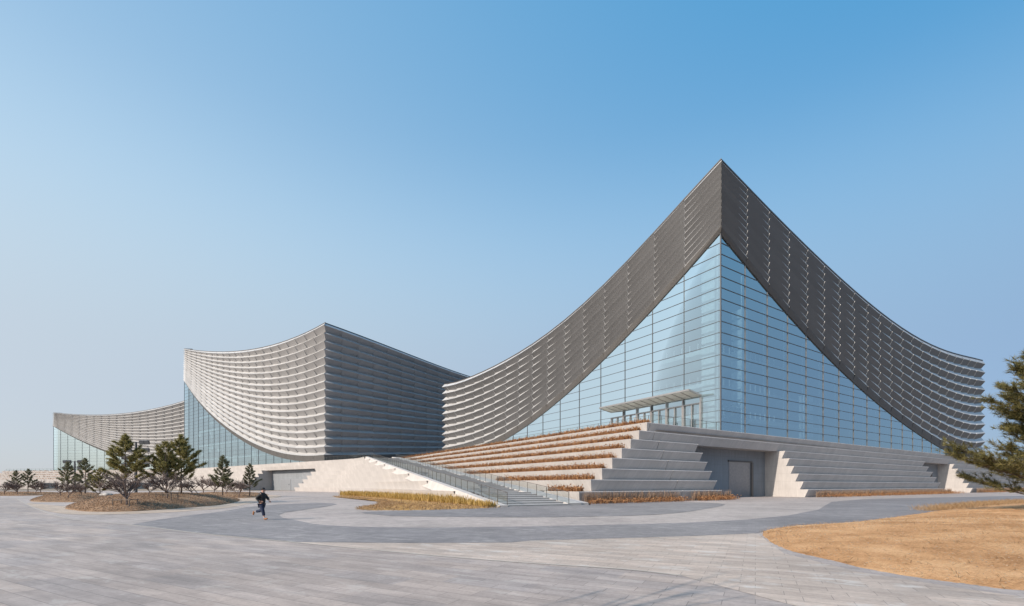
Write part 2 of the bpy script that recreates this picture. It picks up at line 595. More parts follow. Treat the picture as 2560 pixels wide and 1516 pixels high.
M["gap"] = m_plain("joint_seal", (0.03, 0.03, 0.03), 0.9)
M["step"] = m_stone("step_stone", (0.36, 0.35, 0.345), panel=1.2, slant=0, joint=0.015)
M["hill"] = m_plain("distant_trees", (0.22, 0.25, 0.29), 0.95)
M["black"] = m_plain("black_jacket", (0.008, 0.008, 0.010), 0.75)
M["jeans"] = m_plain("blue_jeans", (0.012, 0.020, 0.048), 0.85, 0, 0.6, 9)
M["shoe"] = m_plain("tan_shoe", (0.28, 0.11, 0.035), 0.6)
M["skin"] = m_plain("skin", (0.45, 0.25, 0.18), 0.5)
M["sock"] = m_plain("sock", (0.5, 0.5, 0.5), 0.8)
M["greybag"] = m_plain("grey_cloth", (0.05, 0.05, 0.055), 0.8)


# ------------------------------------------------------------------ ground and paving
def sheet(name, outline, mat, z, kind="structure"):
    bm = bmesh.new()
    vs = [bm.verts.new((p[0], p[1], z)) for p in outline]
    f = bm.faces.new(vs)
    if f.normal.z < 0: f.normal_flip()
    bmesh.ops.triangulate(bm, faces=[f])
    me = bpy.data.meshes.new(name)
    bm.to_mesh(me); bm.free()
    me.materials.append(mat)
    o = bpy.data.objects.new(name, me)
    COL.objects.link(o)
    o["kind"] = kind
    return o


S_ = 4500
sheet("ground", [(-S_, -400), (S_, -400), (S_, S_), (-S_, S_)], M["land"], 0.0)
sheet("paving", [(-160, -30), (150, -30), (175, 200), (60, 190), (-60, 150), (-160, 150)], M["granite"], 0.004)

seam_px = [(42, 1247.5), (60, 1258), (97, 1275), (168, 1297), (327, 1313), (495, 1334), (715, 1355), (1021, 1384.5), (1280, 1406), (1551, 1424), (1704, 1441)]
seam = [G(*p) for p in seam_px]
plaza = [Vector((-160, -30, 0)), Vector((60, -30, 0))] + [G(2560, 1700), G(2000, 1520), seam[-1]] + seam[::-1][1:] + [G(-60, 1240), Vector((-160, 75, 0))]
plaza_o = [(p[0], p[1]) for p in plaza]
sheet("plaza", plaza_o, M["plaza"], 0.008)

lower_dark = [(740, 1356.5), (900, 1358), (1021, 1359), (1277, 1358), (1326, 1353), (1586, 1346), (1740, 1341), (1893, 1334.5)]
blk = [G(*p) for p in lower_dark] + [G(1960, 1385), G(2150, 1432), G(2420, 1475), G(2600, 1500), G(2560, 1700), G(2000, 1520)] + seam[::-1][0:5]
sheet("block_paving", [(p[0], p[1]) for p in blk], M["brickzone"], 0.012)

d1_top = [(327, 1313), (398, 1300), (490, 1287), (560, 1279), (620, 1268), (690, 1262), (790, 1257.5), (830, 1259), (843, 1261.5), (813, 1267.6), (755, 1276), (712, 1282), (697, 1288),
          (705, 1295), (741, 1302), (784, 1311), (827, 1315), (899, 1318.6), (1072, 1320.5), (1280, 1318), (1535, 1313), (1714, 1308), (1867, 1300), (1969, 1290),
          (2046, 1275), (2063, 1264.5), (2080, 1255), (2160, 1248.5), (2350, 1244), (2560, 1240)]
d1 = [G(*p) for p in d1_top] + [G(2640, 1275), G(2347, 1280), G(2199, 1300), G(2046, 1318), G(1905, 1330)] + [G(*p) for p in lower_dark[::-1]] + [G(715, 1354), G(495, 1333.5)]
sheet("dark_paving", [(p[0], p[1]) for p in d1], M["granite_dark"], 0.016)
d2 = crom([G(*p) for p in [(914, 1281), (945, 1287.5), (1021, 1291.6), (1277, 1294), (1459, 1292.6), (1637, 1287.5), (1740, 1277), (1811, 1261), (1700, 1256), (1500, 1256), (1268, 1262), (1100, 1274)]], 6)
sheet("dark_paving", [(p[0], p[1]) for p in d2], M["granite_dark"], 0.016)
tan = crom([G(*p) for p in [(75, 1257), (97, 1272), (165, 1285.5), (300, 1286.5), (460, 1279.5), (590, 1267), (668, 1249), (700, 1240), (600, 1236), (250, 1240), (180, 1246)]], 6)
sheet("tan_path", [(p[0], p[1]) for p in tan], M["tan"], 0.016)
grey_strip = crom([G(*p) for p in [(80, 1257.5), (110, 1262), (190, 1268), (240, 1262), (265, 1257)]], 4)
sheet("path", [(p[0], p[1]) for p in grey_strip], M["granite"], 0.020)

# thin pale edging line along the plaza
sm = MB()
pl = crom(seam, 6, closed=False)
for a, b in zip(pl[:-1], pl[1:]):
    d = (b - a).normalized()
    n_ = Vector((-d.y, d.x, 0)) * 0.045
    z = Vector((0, 0, 0.0165))
    sm.face([a - n_ + z, b - n_ + z, b + n_ + z, a + n_ + z])
o = sm.build("edging_strip", M["curb"])
o["kind"] = "structure"


class Mound:
    def __init__(self, name, outline, h, mat, rings=12, power=1.0, rough=0.05, cen=None, z0=0.02):
        self.P = crom(outline, 8)
        self.c = Vector(cen) if cen is not None else sum(self.P, Vector((0, 0, 0))) / len(self.P)
        self.h, self.pw = h, power
        n = len(self.P)
        vs, fs = [], []
        rnd = random.Random(hash(name) % 1000 + n)
        for i in range(rings + 1):
            t = 1 - i / rings
            for p in self.P:
                q = self.c + (p - self.c) * t
                z = self.prof(t) + (rnd.uniform(-rough, rough) if 0 < i else 0)
                vs.append((q.x, q.y, max(z, -0.02) + (z0 if i else -0.03)))
        for i in range(rings):
            for k in range(n):
                k2 = (k + 1) % n
                fs.append((i * n + k, i * n + k2, (i + 1) * n + k2, (i + 1) * n + k))
        me = bpy.data.meshes.new(name)
        me.from_pydata(vs, [], fs)
        me.polygons.foreach_set("use_smooth", [True] * len(fs))
        me.materials.append(mat)
        bm = bmesh.new(); bm.from_mesh(me)
        bmesh.ops.recalc_face_normals(bm, faces=bm.faces[:])
        bmesh.ops.remove_doubles(bm, verts=bm.verts[:], dist=0.001)
        bm.to_mesh(me); bm.free()
        self.o = bpy.data.objects.new(name, me)
        COL.objects.link(self.o)
        self.o["kind"] = "structure"
        self.z0 = z0

    def prof(self, t):
        u = max(0.0, 1 - t)
        return self.h * (1 - (1 - u) ** 2) ** self.pw if self.pw != 0 else 0

    def t_of(self, x, y):
        d = Vector((x, y, 0)) - self.c
        a = math.atan2(d.y, d.x)
        best = None
        n = len(self.P)
        for i in range(n):
            p, q = self.P[i] - self.c, self.P[(i + 1) % n] - self.c
            den = p.x * q.y - p.y * q.x
            if abs(den) < 1e-9: continue
            u = (d.x * q.y - d.y * q.x) / den
            w = (p.x * d.y - p.y * d.x) / den
            if u >= -1e-6 and w >= -1e-6 and u + w > 0:
                best = u + w
                break
        return best if best is not None else 2.0

    def z(self, x, y):
        t = self.t_of(x, y)
        return self.prof(t) + self.z0 if t < 1 else 0.0

    def sample(self, rnd, tmax=1.0):
        i = rnd.randrange(len(self.P))
        p = self.P[i].lerp(self.P[(i + 1) % len(self.P)], rnd.random())
        t = math.sqrt(rnd.random()) * tmax
        q = self.c + (p - self.c) * t
        return Vector((q.x, q.y, self.prof(t) + self.z0))


m1 = Mound("earth_mound", [G(*p) for p in [(160, 1271), (185, 1277), (225, 1280.5), (306, 1280.5), (380, 1277), (460, 1271), (562, 1262), (602, 1251), (560, 1245), (430, 1243), (260, 1248), (200, 1259)]], 1.05, M["turf"], 14, 0.8, 0.05, cen=G(385, 1263))
m2 = Mound("earth_mound", [G(*p) for p in [(78, 1251), (84, 1255), (140, 1256.5), (210, 1256), (262, 1247), (290, 1240), (180, 1237), (120, 1241)]], 0.75, M["turf"], 10, 0.8, 0.04)
m3 = Mound("earth_mound", [G(*p) for p in [(-60, 1239), (0, 1240.5), (70, 1240), (130, 1237.5), (150, 1233), (60, 1231.5), (-60, 1231.5)]], 0.35, M["turf"], 8, 0.8, 0.03)
m4 = Mound("earth_mound", [G(*p) for p in [(500, 1243), (560, 1246), (610, 1246), (650, 1243), (672, 1239), (655, 1235), (580, 1233), (500, 1233)]], 0.45, M["turf"], 8, 0.8, 0.03)
# the big bare mound at the right
sand_px = [(1893, 1333), (1905, 1325), (1960, 1319), (2046, 1315), (2199, 1298), (2347, 1277), (2450, 1265), (2640, 1256), (3000, 1265), (3300, 1330), (3200, 1430), (2900, 1490),
           (2557, 1482.6), (2404, 1465), (2276, 1448), (2148, 1425), (2046, 1400), (1969, 1382), (1918, 1361), (1895, 1342)]
m5 = Mound("sand_mound", [G(*p) for p in sand_px], 0.50, M["sand"], 18, 0.9, 0.012, cen=(22.5, 17.5, 0))
# golden bed in front of the stair flank
gold_px = [(832, 1243), (880, 1245), (925, 1249), (942, 1256), (940, 1264), (893, 1272), (918, 1277.5), (1062, 1277), (1160, 1274.5), (1246, 1270.5), (1200, 1262), (1100, 1250), (1000, 1242), (900, 1237.5), (860, 1238)]
m6 = Mound("straw_bed", [G(*p) for p in gold_px], 0.10, M["mulch"], 6, 0.8, 0.03, cen=G(1010, 1262))


# ------------------------------------------------------------------ blades, tufts
def blades(mb, base, n, spread, h, w, lean, rnd):
    for _ in range(n):
        b = Vector(base) + Vector((rnd.gauss(0, spread), rnd.gauss(0, spread), 0))
        a = rnd.uniform(0, 6.283)
        hh = h * rnd.uniform(0.55, 1.15)
        tip = b + Vector((math.cos(a) * lean * hh, math.sin(a) * lean * hh, hh)) * 1.0
        a2 = rnd.uniform(0, 6.283)
        s = Vector((math.cos(a2), math.sin(a2), 0)) * w / 2
        mid = b.lerp(tip, 0.55) + Vector((0, 0, 0.05 * hh))
        mb.v.extend([tuple(b - s * .7), tuple(b + s * .7), tuple(mid + s), tuple(tip), tuple(mid - s)])
        k = len(mb.v) - 5
        mb.f.append((k, k + 1, k + 2, k + 3, k + 4)); mb.uv.append([(0, 0)] * 5); mb.mi.append(0)


def leafy(mb, c, n, rad, size, rnd):
    for _ in range(n):
        p = Vector(c) + Vector((rnd.gauss(0, rad[0]), rnd.gauss(0, rad[1]), abs(rnd.gauss(0, rad[2]))))
        d = Vector((rnd.uniform(-1, 1), rnd.uniform(-1, 1), rnd.uniform(-.3, 1))).normalized() * size * rnd.uniform(.6, 1.3)
        s = d.cross(Vector((rnd.uniform(-1, 1), rnd.uniform(-1, 1), rnd.uniform(-1, 1))))
        if s.length < 1e-5: continue
        s = s.normalized() * size * 0.32
        mb.v.extend([tuple(p), tuple(p + d * .5 + s), tuple(p + d), tuple(p + d * .5 - s)])
        k = len(mb.v) - 4
        mb.f.append((k, k + 1, k + 2, k + 3)); mb.uv.append([(0, 0)] * 4); mb.mi.append(0)


# ------------------------------------------------------------------ curtain-like roofs and glass
def v3(p, z=0.0): return Vector((p[0], p[1], z))


def cladding(parent, O, d, n, zt, zb, s_end, pm, rows, off, prof_fn, trim_f=0.07, ret=18.0, corner=True, name="roof_cladding", mat="clad"):
    mb = MB(); tr = MB(); cap = MB()
    S = [0.0]
    while S[-1] + pm < s_end - 0.35 * pm: S.append(S[-1] + pm)
    S.append(s_end)
    last = len(S) - 1

    def pos(i, o, z):
        s = S[i]
        if i == 0 and corner: s -= o
        if i == last: s += o
        return Vector((O[0] + d[0] * s + n[0] * o, O[1] + d[1] * s + n[1] * o, z))

    def zb2(s):
        return zb(s) + (zt(s) - zb(s)) * trim_f

    def zr(j, s):
        a, b = zt(s), zb2(s)
        return a - (a - b) * (j + 0.4) / (rows + 0.4)

    def val(i, j, near, t=None):
        s = S[i]
        fn, dn, ff, df = prof_fn(s)
        f, dp = (fn, dn) if near else (ff, df)
        a, b = zr(j, s), zr(j + 1, s)
        return pos(i, off - dp, a + (b - a) * f)

    NC = 4
    JOG = .07
    for p in range(last):
        i0, i1 = p, p + 1
        uvp = [(p + .3, .1)] * 4
        td0, td1 = prof_fn(S[i0])[3] * .7, prof_fn(S[i1])[3] * .7
        T0 = pos(i0, off - td0, zt(S[i0])); T1 = pos(i1, off - td1, zt(S[i1]))
        R0 = pos(i0, off + JOG, zr(0, S[i0])); R1 = pos(i1, off, zr(0, S[i1]))
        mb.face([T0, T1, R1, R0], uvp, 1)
        for j in range(rows):
            a0, a1 = pos(i0, off + JOG, zr(j, S[i0])), pos(i1, off, zr(j, S[i1]))
            b0, b1 = pos(i0, off + JOG, zr(j + 1, S[i0])), pos(i1, off, zr(j + 1, S[i1]))
            vn, vf = val(i0, j, True), val(i1, j, False)
            u = [(p + .5, j + 1.5)] * 4
            for c in range(NC):
                k0, k1 = c / NC, (c + 1) / NC
                mb.face([a0.lerp(a1, k0), a0.lerp(a1, k1), vn.lerp(vf, k1), vn.lerp(vf, k0)], u)
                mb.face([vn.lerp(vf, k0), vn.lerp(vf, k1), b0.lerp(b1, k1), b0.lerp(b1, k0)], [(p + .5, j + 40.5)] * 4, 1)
            if i1 < last:
                vs = val(i1, j, True)
                a1n, b1n = pos(i1, off + JOG, zr(j, S[i1])), pos(i1, off + JOG, zr(j + 1, S[i1]))
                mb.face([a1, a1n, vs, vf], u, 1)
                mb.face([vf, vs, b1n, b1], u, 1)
        # plain dark band closing the bottom and the underside
        r0, r1 = pos(i0, off + JOG, zr(rows, S[i0])), pos(i1, off, zr(rows, S[i1]))
        e0, e1 = pos(i0, off - .30, zb(S[i0])), pos(i1, off - .30, zb(S[i1]))
        g0, g1 = pos(i0, -0.35, zb(S[i0]) + .05), pos(i1, -0.35, zb(S[i1]) + .05)
        tr.face([r0, r1, e1, e0]); tr.face([e0, e1, g1, g0])
        c0, c1 = T0 + Vector((0, 0, .28)), T1 + Vector((0, 0, .28))
        q0 = pos(i0, off - td0 + .12, zt(S[i0]) + .02); q1 = pos(i1, off - td1 + .12, zt(S[i1]) + .02)
        c0 = q0 + Vector((0, 0, .20)); c1 = q1 + Vector((0, 0, .20))
        k0, k1 = pos(i0, off - 3.0, zt(S[i0]) + .20), pos(i1, off - 3.0, zt(S[i1]) + .20)
        cap.face([q0, q1, c1, c0]); cap.face([c0, c1, k1, k0]); cap.face([T0, T1, q1, q0])
    # return wall at the far end
    if ret:
        prof = [pos(last, off - td1, zt(s_end)), pos(last, off, zr(0, s_end))]
        for j in range(rows):
            prof += [val(last, j, False), pos(last, off, zr(j + 1, s_end))]
        prof.append(pos(last, off - .3, zb(s_end)))
        back = Vector((n[0], n[1], 0)) * -ret
        for a, b in zip(prof[:-1], prof[1:]):
            mb.face([a, a + back, b + back, b], [(99.5, .5)] * 4)
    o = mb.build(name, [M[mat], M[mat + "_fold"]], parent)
    tr.build("fascia_band", M["soffit"], parent)
    cap.build("roof_edge", M["trim"], parent)
    return o


def glazing(parent, O, d, n, zb, z0, s_end, pm, levels, name="glass_wall", half=()):
    mb = MB(); fr = MB()
    smax = 0
    k = 0
    ds = 1.0
    while smax < s_end and zb(smax) > z0 + .1: smax += 0.25
    s = 0.0

    def P(s, o, z): return Vector((O[0] + d[0] * s + n[0] * o, O[1] + d[1] * s + n[1] * o, z))
    while s < smax:
        s2 = min(s + ds, smax)
        mb.face([P(s, 0, z0), P(s2, 0, z0), P(s2, 0, zb(s2) + .1), P(s, 0, zb(s) + .1)])
        s = s2
    i = 0
    while i * pm < smax:
        s = i * pm
        w = .045 if i else .12
        if zb(s) > z0 + .2:
            fr.box(P(s, .04, (z0 + zb(s)) / 2), v3(d) * w / 2, v3(n) * .06, Vector((0, 0, (zb(s) - z0) / 2)))
        i += 1
    for z in levels:
        if z < z0: continue
        s = smax
        while s > 0 and zb(s) < z: s -= 0.05
        if s > .1:
            fr.box(P(s / 2, .03, z), v3(d) * s / 2, v3(n) * .05, Vector((0, 0, .026)))
    for i in range(int(smax / pm) + 1):
        q = i * pm + .6
        if zb(q) > z0 + 2:
            inn = MB()
            inn.box(P(q, -.9, (z0 + zb(q)) / 2 - .5), v3(d) * .07, v3(n) * .07, Vector((0, 0, (zb(q) - z0) / 2 - .4)))
            inn.build("inner_post", M["white"], parent)
    g = mb.build(name, M["glass"], parent)
    fr.build("glazing_frame", M["mullion"], g)
    return g


def saddle_roof(parent, O, dl, dr, zl, zr_, sl, sr, inset=1.2, n=12):
    mb = MB()
    c0 = zl(0)

    def P(i, j):
        a, b = inset + (sl - 2 * inset) * i / n, inset + (sr - 2 * inset) * j / n
        z = zl(a) + zr_(b) - c0 - .35
        return Vector((O[0] + dl[0] * a + dr[0] * b, O[1] + dl[1] * a + dr[1] * b, z))
    for i in range(n):
        for j in range(n):
            mb.face([P(i, j), P(i, j + 1), P(i + 1, j + 1), P(i + 1, j)])
    for i in range(n):      # outer back walls so the halls are closed
        for (p, q) in ((P(n, i), P(n, i + 1)), (P(i, n), P(i + 1, n))):
            mb.face([p, q, Vector((q.x, q.y, 8)), Vector((p.x, p.y, 8))])
    return mb.build("roof", M["roof"], parent)


PLAT = 8.75
# ---- hall with the pointed glass corner (right)
thA = math.atan2(F, 3079 - CX)
Ar = (math.cos(thA), math.sin(thA)); Al = (-math.sin(thA), math.cos(thA))
AnL = (-Ar[0], -Ar[1]); AnR = (-Al[0], -Al[1])
GA = ((1801.6 - CX) / F * 65.5, 65.5)
A_LT = [(1802.5, 399), (1703, 508), (1650, 566), (1600, 619), (1552, 669), (1500, 722), (1460, 760), (1401, 806), (1330, 859), (1257, 904), (1176, 941), (1112, 960)]
A_LB = [(1802, 580), (1700, 694), (1625.4, 780), (1578, 831), (1545.7, 863), (1509, 898.6), (1475.6, 930), (1446, 957), (1362.5, 1030), (1315, 1066), (1250, 1106), (1200, 1128), (1150, 1143), (1108, 1151)]
A_RT = [(1802.5, 399), (1871.7, 472), (1926.8, 528.6), (1977.8, 580), (2024.5, 624.8), (2064, 660), (2100, 693), (2163, 750), (2223.5, 798), (2281, 835), (2344, 867), (2412.8, 890), (2454, 899)]
A_RB = [(1802, 580), (1871.7, 665.8), (1970, 783), (2002, 818.8), (2066.8, 885.7), (2127, 946), (2180, 995), (2253.8, 1052.5), (2321, 1099.6), (2371.7, 1129), (2398.7, 1140), (2452.6, 1146)]
GAo = (GA[0] + .42 * (AnL[0] + AnR[0]), GA[1] + .42 * (AnL[1] + AnR[1]))
zALt, zALb = curve(GAo, Al, A_LT, 5), curve(GAo, Al, A_LB, 5)
zARt, zARb = curve(GAo, Ar, A_RT, 5), curve(GAo, Ar, A_RB, 5)
sAL, sAR = ray_s(GA, Al, 1109), ray_s(GA, Ar, 2457)
hallA = thing("performance_hall", "dark pointed concert hall with tall glass corner rising above the planted stone terraces", "building", (GA[0], GA[1], PLAT))
inv = Vector((-GA[0], -GA[1], -PLAT))


def root_to(o_children, root):
    """children were built in world coordinates: shift them so they sit right under the root"""
    for c in o_children:
        c.location = c.location - root.location


def lerp(a, b, t):
    t = max(0.0, min(1.0, t)); return a + (b - a) * t


pmA = 6.12


def prof_A(s):
    t = max(0.0, s / 80) ** .85
    return lerp(.85, .66, t), lerp(.31, .95, t), lerp(.52, .50, t), lerp(.34, 1.0, t)


def prof_AR(s):
    t = min(1.0, max(0.0, s / 132))
    ff, df, fn = .50, .24 + .51 * t, lerp(.74, .62, t)
    return fn, df * fn / ff * .76, ff, df


def prof_B(s):
    t = s / 127
    return lerp(.68, .72, t), lerp(1.20, .56, t), lerp(.56, .54, t), lerp(1.40, .68, t)


cladding(hallA, GA, Al, AnL, zALt, zALb, sAL, pmA * .955, 10, .45, prof_A)
cladding(hallA, GA, Ar, AnR, zARt, zARb, sAR, pmA * .985, 10, .45, prof_AR)
lvA = [25.33 + 1.6 * k for k in range(-11, 12)]
glazing(hallA, GA, Al, AnL, zALb, PLAT, sAL, pmA, lvA)
glazing(hallA, GA, Ar, AnR, zARb, PLAT, sAR, pmA, lvA)
saddle_roof(hallA, GA, Al, Ar, zALt, zARt, sAL, sAR)


def A(r_, l_, z): return Vector((GA[0] + Ar[0] * r_ + Al[0] * l_, GA[1] + Ar[1] * r_ + Al[1] * l_, z))


VAr, VAl, VZ = v3(Ar), v3(Al), Vector((0, 0, 1))
# inside the glass: floors, balustrades, slatted white shafts, hall core
core = MB()
core.box(A(60, 50, 18), VAr * 38, VAl * 28, VZ * 10)
core.build("inner_hall", M["interior"], hallA)
for z in (13.4, 18.4, 24.0):
    fl = MB()
    fl.box(A(30, 30, z), VAr * 23, VAl * 23, VZ * .35)
    f_ = fl.build("gallery_floor", M["white"], hallA)
    for q in range(0, 14):
        for (ra_, la_) in ((7.2 + q * 1.6, 7.2), (7.2, 8.8 + q * 1.6)):
            bl = MB()
            bl.box(A(ra_, la_, z + .95), VAr * .06, VAl * .06, VZ * .6)
            bl.build("baluster", M["white"], f_)
for (ra, la, w, hgt) in ((2.6, 3.2, 1.1, 36), (2.6, 25.5, 1.2, 20), (9, 2.6, .9, 30), (30, 2.6, .9, 18)):
    sh = MB()
    z = PLAT
    while z < hgt - 1:
        sh.box(A(ra, la, z + .8), VAr * w * .8, VAl * w, VZ * .62)
        z += 1.6
    sh.build("slatted_shaft", M["white"], hallA)
# entrance doors under the canopy
cn = MB()
L0, L1, PR = 3.1, 21.7, 2.95
p = [A(0.02, L0, 15.1), A(0.02, L1, 15.1), A(-PR, L1, 15.62), A(-PR, L0, 15.62)]
q = [x + VZ * .10 for x in p]
cn.face([p[0], p[1], p[2], p[3]]); cn.face([q[3], q[2], q[1], q[0]])
canopy = cn.build("canopy", M["canopy"], hallA)
cf = MB()
for a, b in ((p[2], p[3]), (p[0], p[3]), (p[1], p[2])):
    cf.bar(a + VZ * .06, b + VZ * .06, .16, .24)
for k in range(1, 12):
    t = k / 12
    cf.bar(p[0].lerp(p[1], t) - VZ * .02, p[3].lerp(p[2], t) - VZ * .02, .07, .10)
cf.build("canopy_frame", M["steel"], canopy)
for k in range(6):
    a = L0 + k * 3.1
    df = MB()
    for l_ in (a + .10, a + 1.55, a + 3.0):
        df.box(A(-.16, l_, PLAT + 2.65), VAr * .10, VAl * (.09 if l_ != a + 1.55 else .06), VZ * 2.65)
    df.box(A(-.16, a + 1.55, PLAT + 5.3), VAr * .10, VAl * 1.55, VZ * .09)
    df.box(A(-.14, a + .02, PLAT + 3.1), VAr * .16, VAl * .08, VZ * 3.1)
    d_ = df.build("door", M["steel"], hallA)
    hd = MB()
    for s in (-.16, .16):
        hd.box(A(-.30, a + 1.55 + s, PLAT + 1.9), VAr * .03, VAl * .035, VZ * 1.0)
    hd.build("handle", M["mast"], d_)
rnd = random.Random(3)
ip = A(7.5, 2.4, PLAT)
pot = thing("indoor_tree", "dark leafy indoor tree standing behind the glass right of the sharp corner", "tree", tuple(ip))
cr = MB()
for q in range(420):
    p0 = Vector((rnd.gauss(0, .8), rnd.gauss(0, .5), 3.2 + rnd.gauss(0, .9)))
    leafy(cr, p0, 1, (.1, .1, .1), .7, rnd)
cr.build("crown", M["needle_cool"], pot)
tk = MB()
tk.tube([(0, 0, 0), (0, 0, 3.2)], [.14, .08], 6)
tk.build("trunk", M["bark"], pot)
root_to([c for c in hallA.children], hallA)

# ---- big hall in the middle
vB = -200.0
tB = math.atan2(F, vB - CX)
Bl = (math.cos(tB), math.sin(tB)); Br = (Bl[1], -Bl[0])
BnL = (-Bl[1], Bl[0]); BnR = (Br[1], -Br[0])
GB = ((812 - CX) / F * 147.0, 147.0)
B_LT = [(460.4, 872.5), (502, 878), (539.6, 880), (604, 877.7), (660, 867.5), (717, 850.6), (754.7, 835.5), (792.5, 816.6), (811.3, 806)]
B_LB = [(458.5, 948), (471.7, 971.3), (494, 1001.5), (513, 1024), (547, 1058), (585, 1088), (634, 1118.5), (679, 1137), (717, 1148.7), (754.7, 1154), (811, 1153.5)]
B_RT = [(811, 806), (873, 829.8), (948.7, 856), (1024, 886.4), (1099.6, 915.5), (1137, 929), (1175, 941), (1260, 963)]
B_RB = [(811, 1153.5), (900, 1151.5), (1000, 1148), (1100, 1144), (1175, 1140), (1260, 1135)]
zBLt, zBLb = curve(GB, Bl, B_LT, 4), curve(GB, Bl, B_LB, 5)
zBRt, zBRb = curve(GB, Br, B_RT, 3), curve(GB, Br, B_RB, 2)
sBL, sBR = ray_s(GB, Bl, 461), ray_s(GB, Br, 1250)
pmB = 6.2
hallB = thing("performance_hall", "large pale theatre hall with swooping ribbed facade and glass base left of the stairs", "building", (GB[0], GB[1], PLAT))
cladding(hallB, GB, Bl, BnL, zBLt, zBLb, sBL, pmB, 16, .45, prof_B, .045, mat="clad_pale")
cladding(hallB, GB, Br, BnR, zBRt, zBRb, sBR, pmB, 16, .45, lambda s: prof_B(0), .045, mat="clad_pale")


def glazB():
    # glass hangs from the far corner towards the near corner, so run it from the far end
    O2 = (GB[0] + Bl[0] * sBL, GB[1] + Bl[1] * sBL)
    d2 = (-Bl[0], -Bl[1])
    glazing(hallB, O2, d2, BnL, lambda s: zBLb(sBL - s), PLAT, sBL, pmB, [PLAT + 1.0 + 1.6 * k for k in range(40)])
    for z in (14, 21, 28, 35):
        m = MB()
        m.box(v3(O2, z) + v3(d2) * 50 - v3(BnL) * 14, v3(d2) * 46, v3(BnL) * 9, VZ * .4)
        m.build("gallery_floor", M["white"], hallB)
    rnd = random.Random(5)
    for k in range(26):
        m = MB()
        s = rnd.uniform(3, 75)
        z = rnd.choice((12, 16, 23, 30, 37)) + rnd.uniform(0, 3)
        if z > zBLb(sBL - s) - 3: continue
        m.box(v3(O2, z) + v3(d2) * s - v3(BnL) * 2.2, v3(d2) * rnd.uniform(.5, 2.0), v3(BnL) * .2, VZ * rnd.uniform(.4, 1.5))
        m.build("inner_panel", M["white"], hallB)
    m = MB()
    m.box(v3(O2, 24) + v3(d2) * 62 - v3(BnL) * 36, v3(d2) * 52, v3(BnL) * 10, VZ * 15)
    m.build("inner_hall", M["interior"], hallB)


glazB()
saddle_roof(hallB, GB, Bl, Br, zBLt, zBRt, sBL, sBR)
root_to([c for c in hallB.children], hallB)

# ---- far hall at the left
vC = -3500.0
tC = math.atan2(F, vC - CX)
Cl = (math.cos(tC), math.sin(tC)); Cr = (Cl[1], -Cl[0]); CnL = (-Cl[1], Cl[0])
apC = ((134 - CX) / F * 270.0, 270.0)
sC = -ray_s(apC, Cl, 600)
GC = (apC[0] - Cl[0] * sC, apC[1] - Cl[1] * sC)
C_LT = [(134, 1032.4), (172.6, 1036), (216, 1037.7), (260, 1037.7), (304, 1035), (347.8, 1029), (391.5, 1021), (435, 1010.5), (460.7, 1002), (600, 945)]
C_LB = [(134, 1066.6), (155, 1078), (181, 1092.9), (225, 1113.9), (263.7, 1129.6), (310, 1146), (360, 1158), (420, 1168), (500, 1172), (600, 1172)]
zCt, zCb = curve(GC, Cl, C_LT, 4), curve(GC, Cl, C_LB, 4)
hallC = thing("performance_hall", "distant ribbed hall with low curved roof at the far left behind the pines", "building", (GC[0], GC[1], PLAT))
cladding(hallC, GC, Cl, CnL, zCt, zCb, sC, 5.6, 16, .45, lambda s: prof_B(s * .9), .05, corner=False, mat="clad_pale")
zC0 = 10.2
glazing(hallC, apC, (-Cl[0], -Cl[1]), CnL, lambda s: zCb(sC - s), zC0, sC, 5.6, [zC0 + .6 + 1.6 * k for k in range(30)])
m = MB()
for z in (15, 22):
    m.box(v3(apC, z) + v3(Cl) * -40 - v3(CnL) * 12, v3(Cl) * 36, v3(CnL) * 8, VZ * .4)
m.build("gallery_floor", M["white"], hallC)
m = MB()
m.box(v3(apC, 18) + v3(Cl) * -60 - v3(CnL) * 34, v3(Cl) * 50, v3(CnL) * 10, VZ * 10)
m.build("inner_hall", M["interior"], hallC)
saddle_roof(hallC, GC, Cl, Cr, zCt, lambda s: zCt(0), sC, 100)
root_to([c for c in hallC.children], hallC)

# ------------------------------------------------------------------ stone terraces
NT = 8
Z1, HT = 1.18, 1.20
Zt = [Z1 + HT * k for k in range(NT)]
C1 = Vector((6.5, 44.4, 0))
dC = Vector((1.45, 1.714, 0))
OV = .545                                                   # how far each tier leans out at its top
# stairs frame
Sv = Vector((769 - CX, F, 0)).normalized()                  # up the stairs
Su = Vector((Sv.y, -Sv.x, 0))                               # to the right across the stairs
S0 = G(1266, 1268)
SW = 6.15
SLOPE = 1.09 / 10.84


def ST(v, w, z): return S0 + Sv * v + Su * w + VZ * z


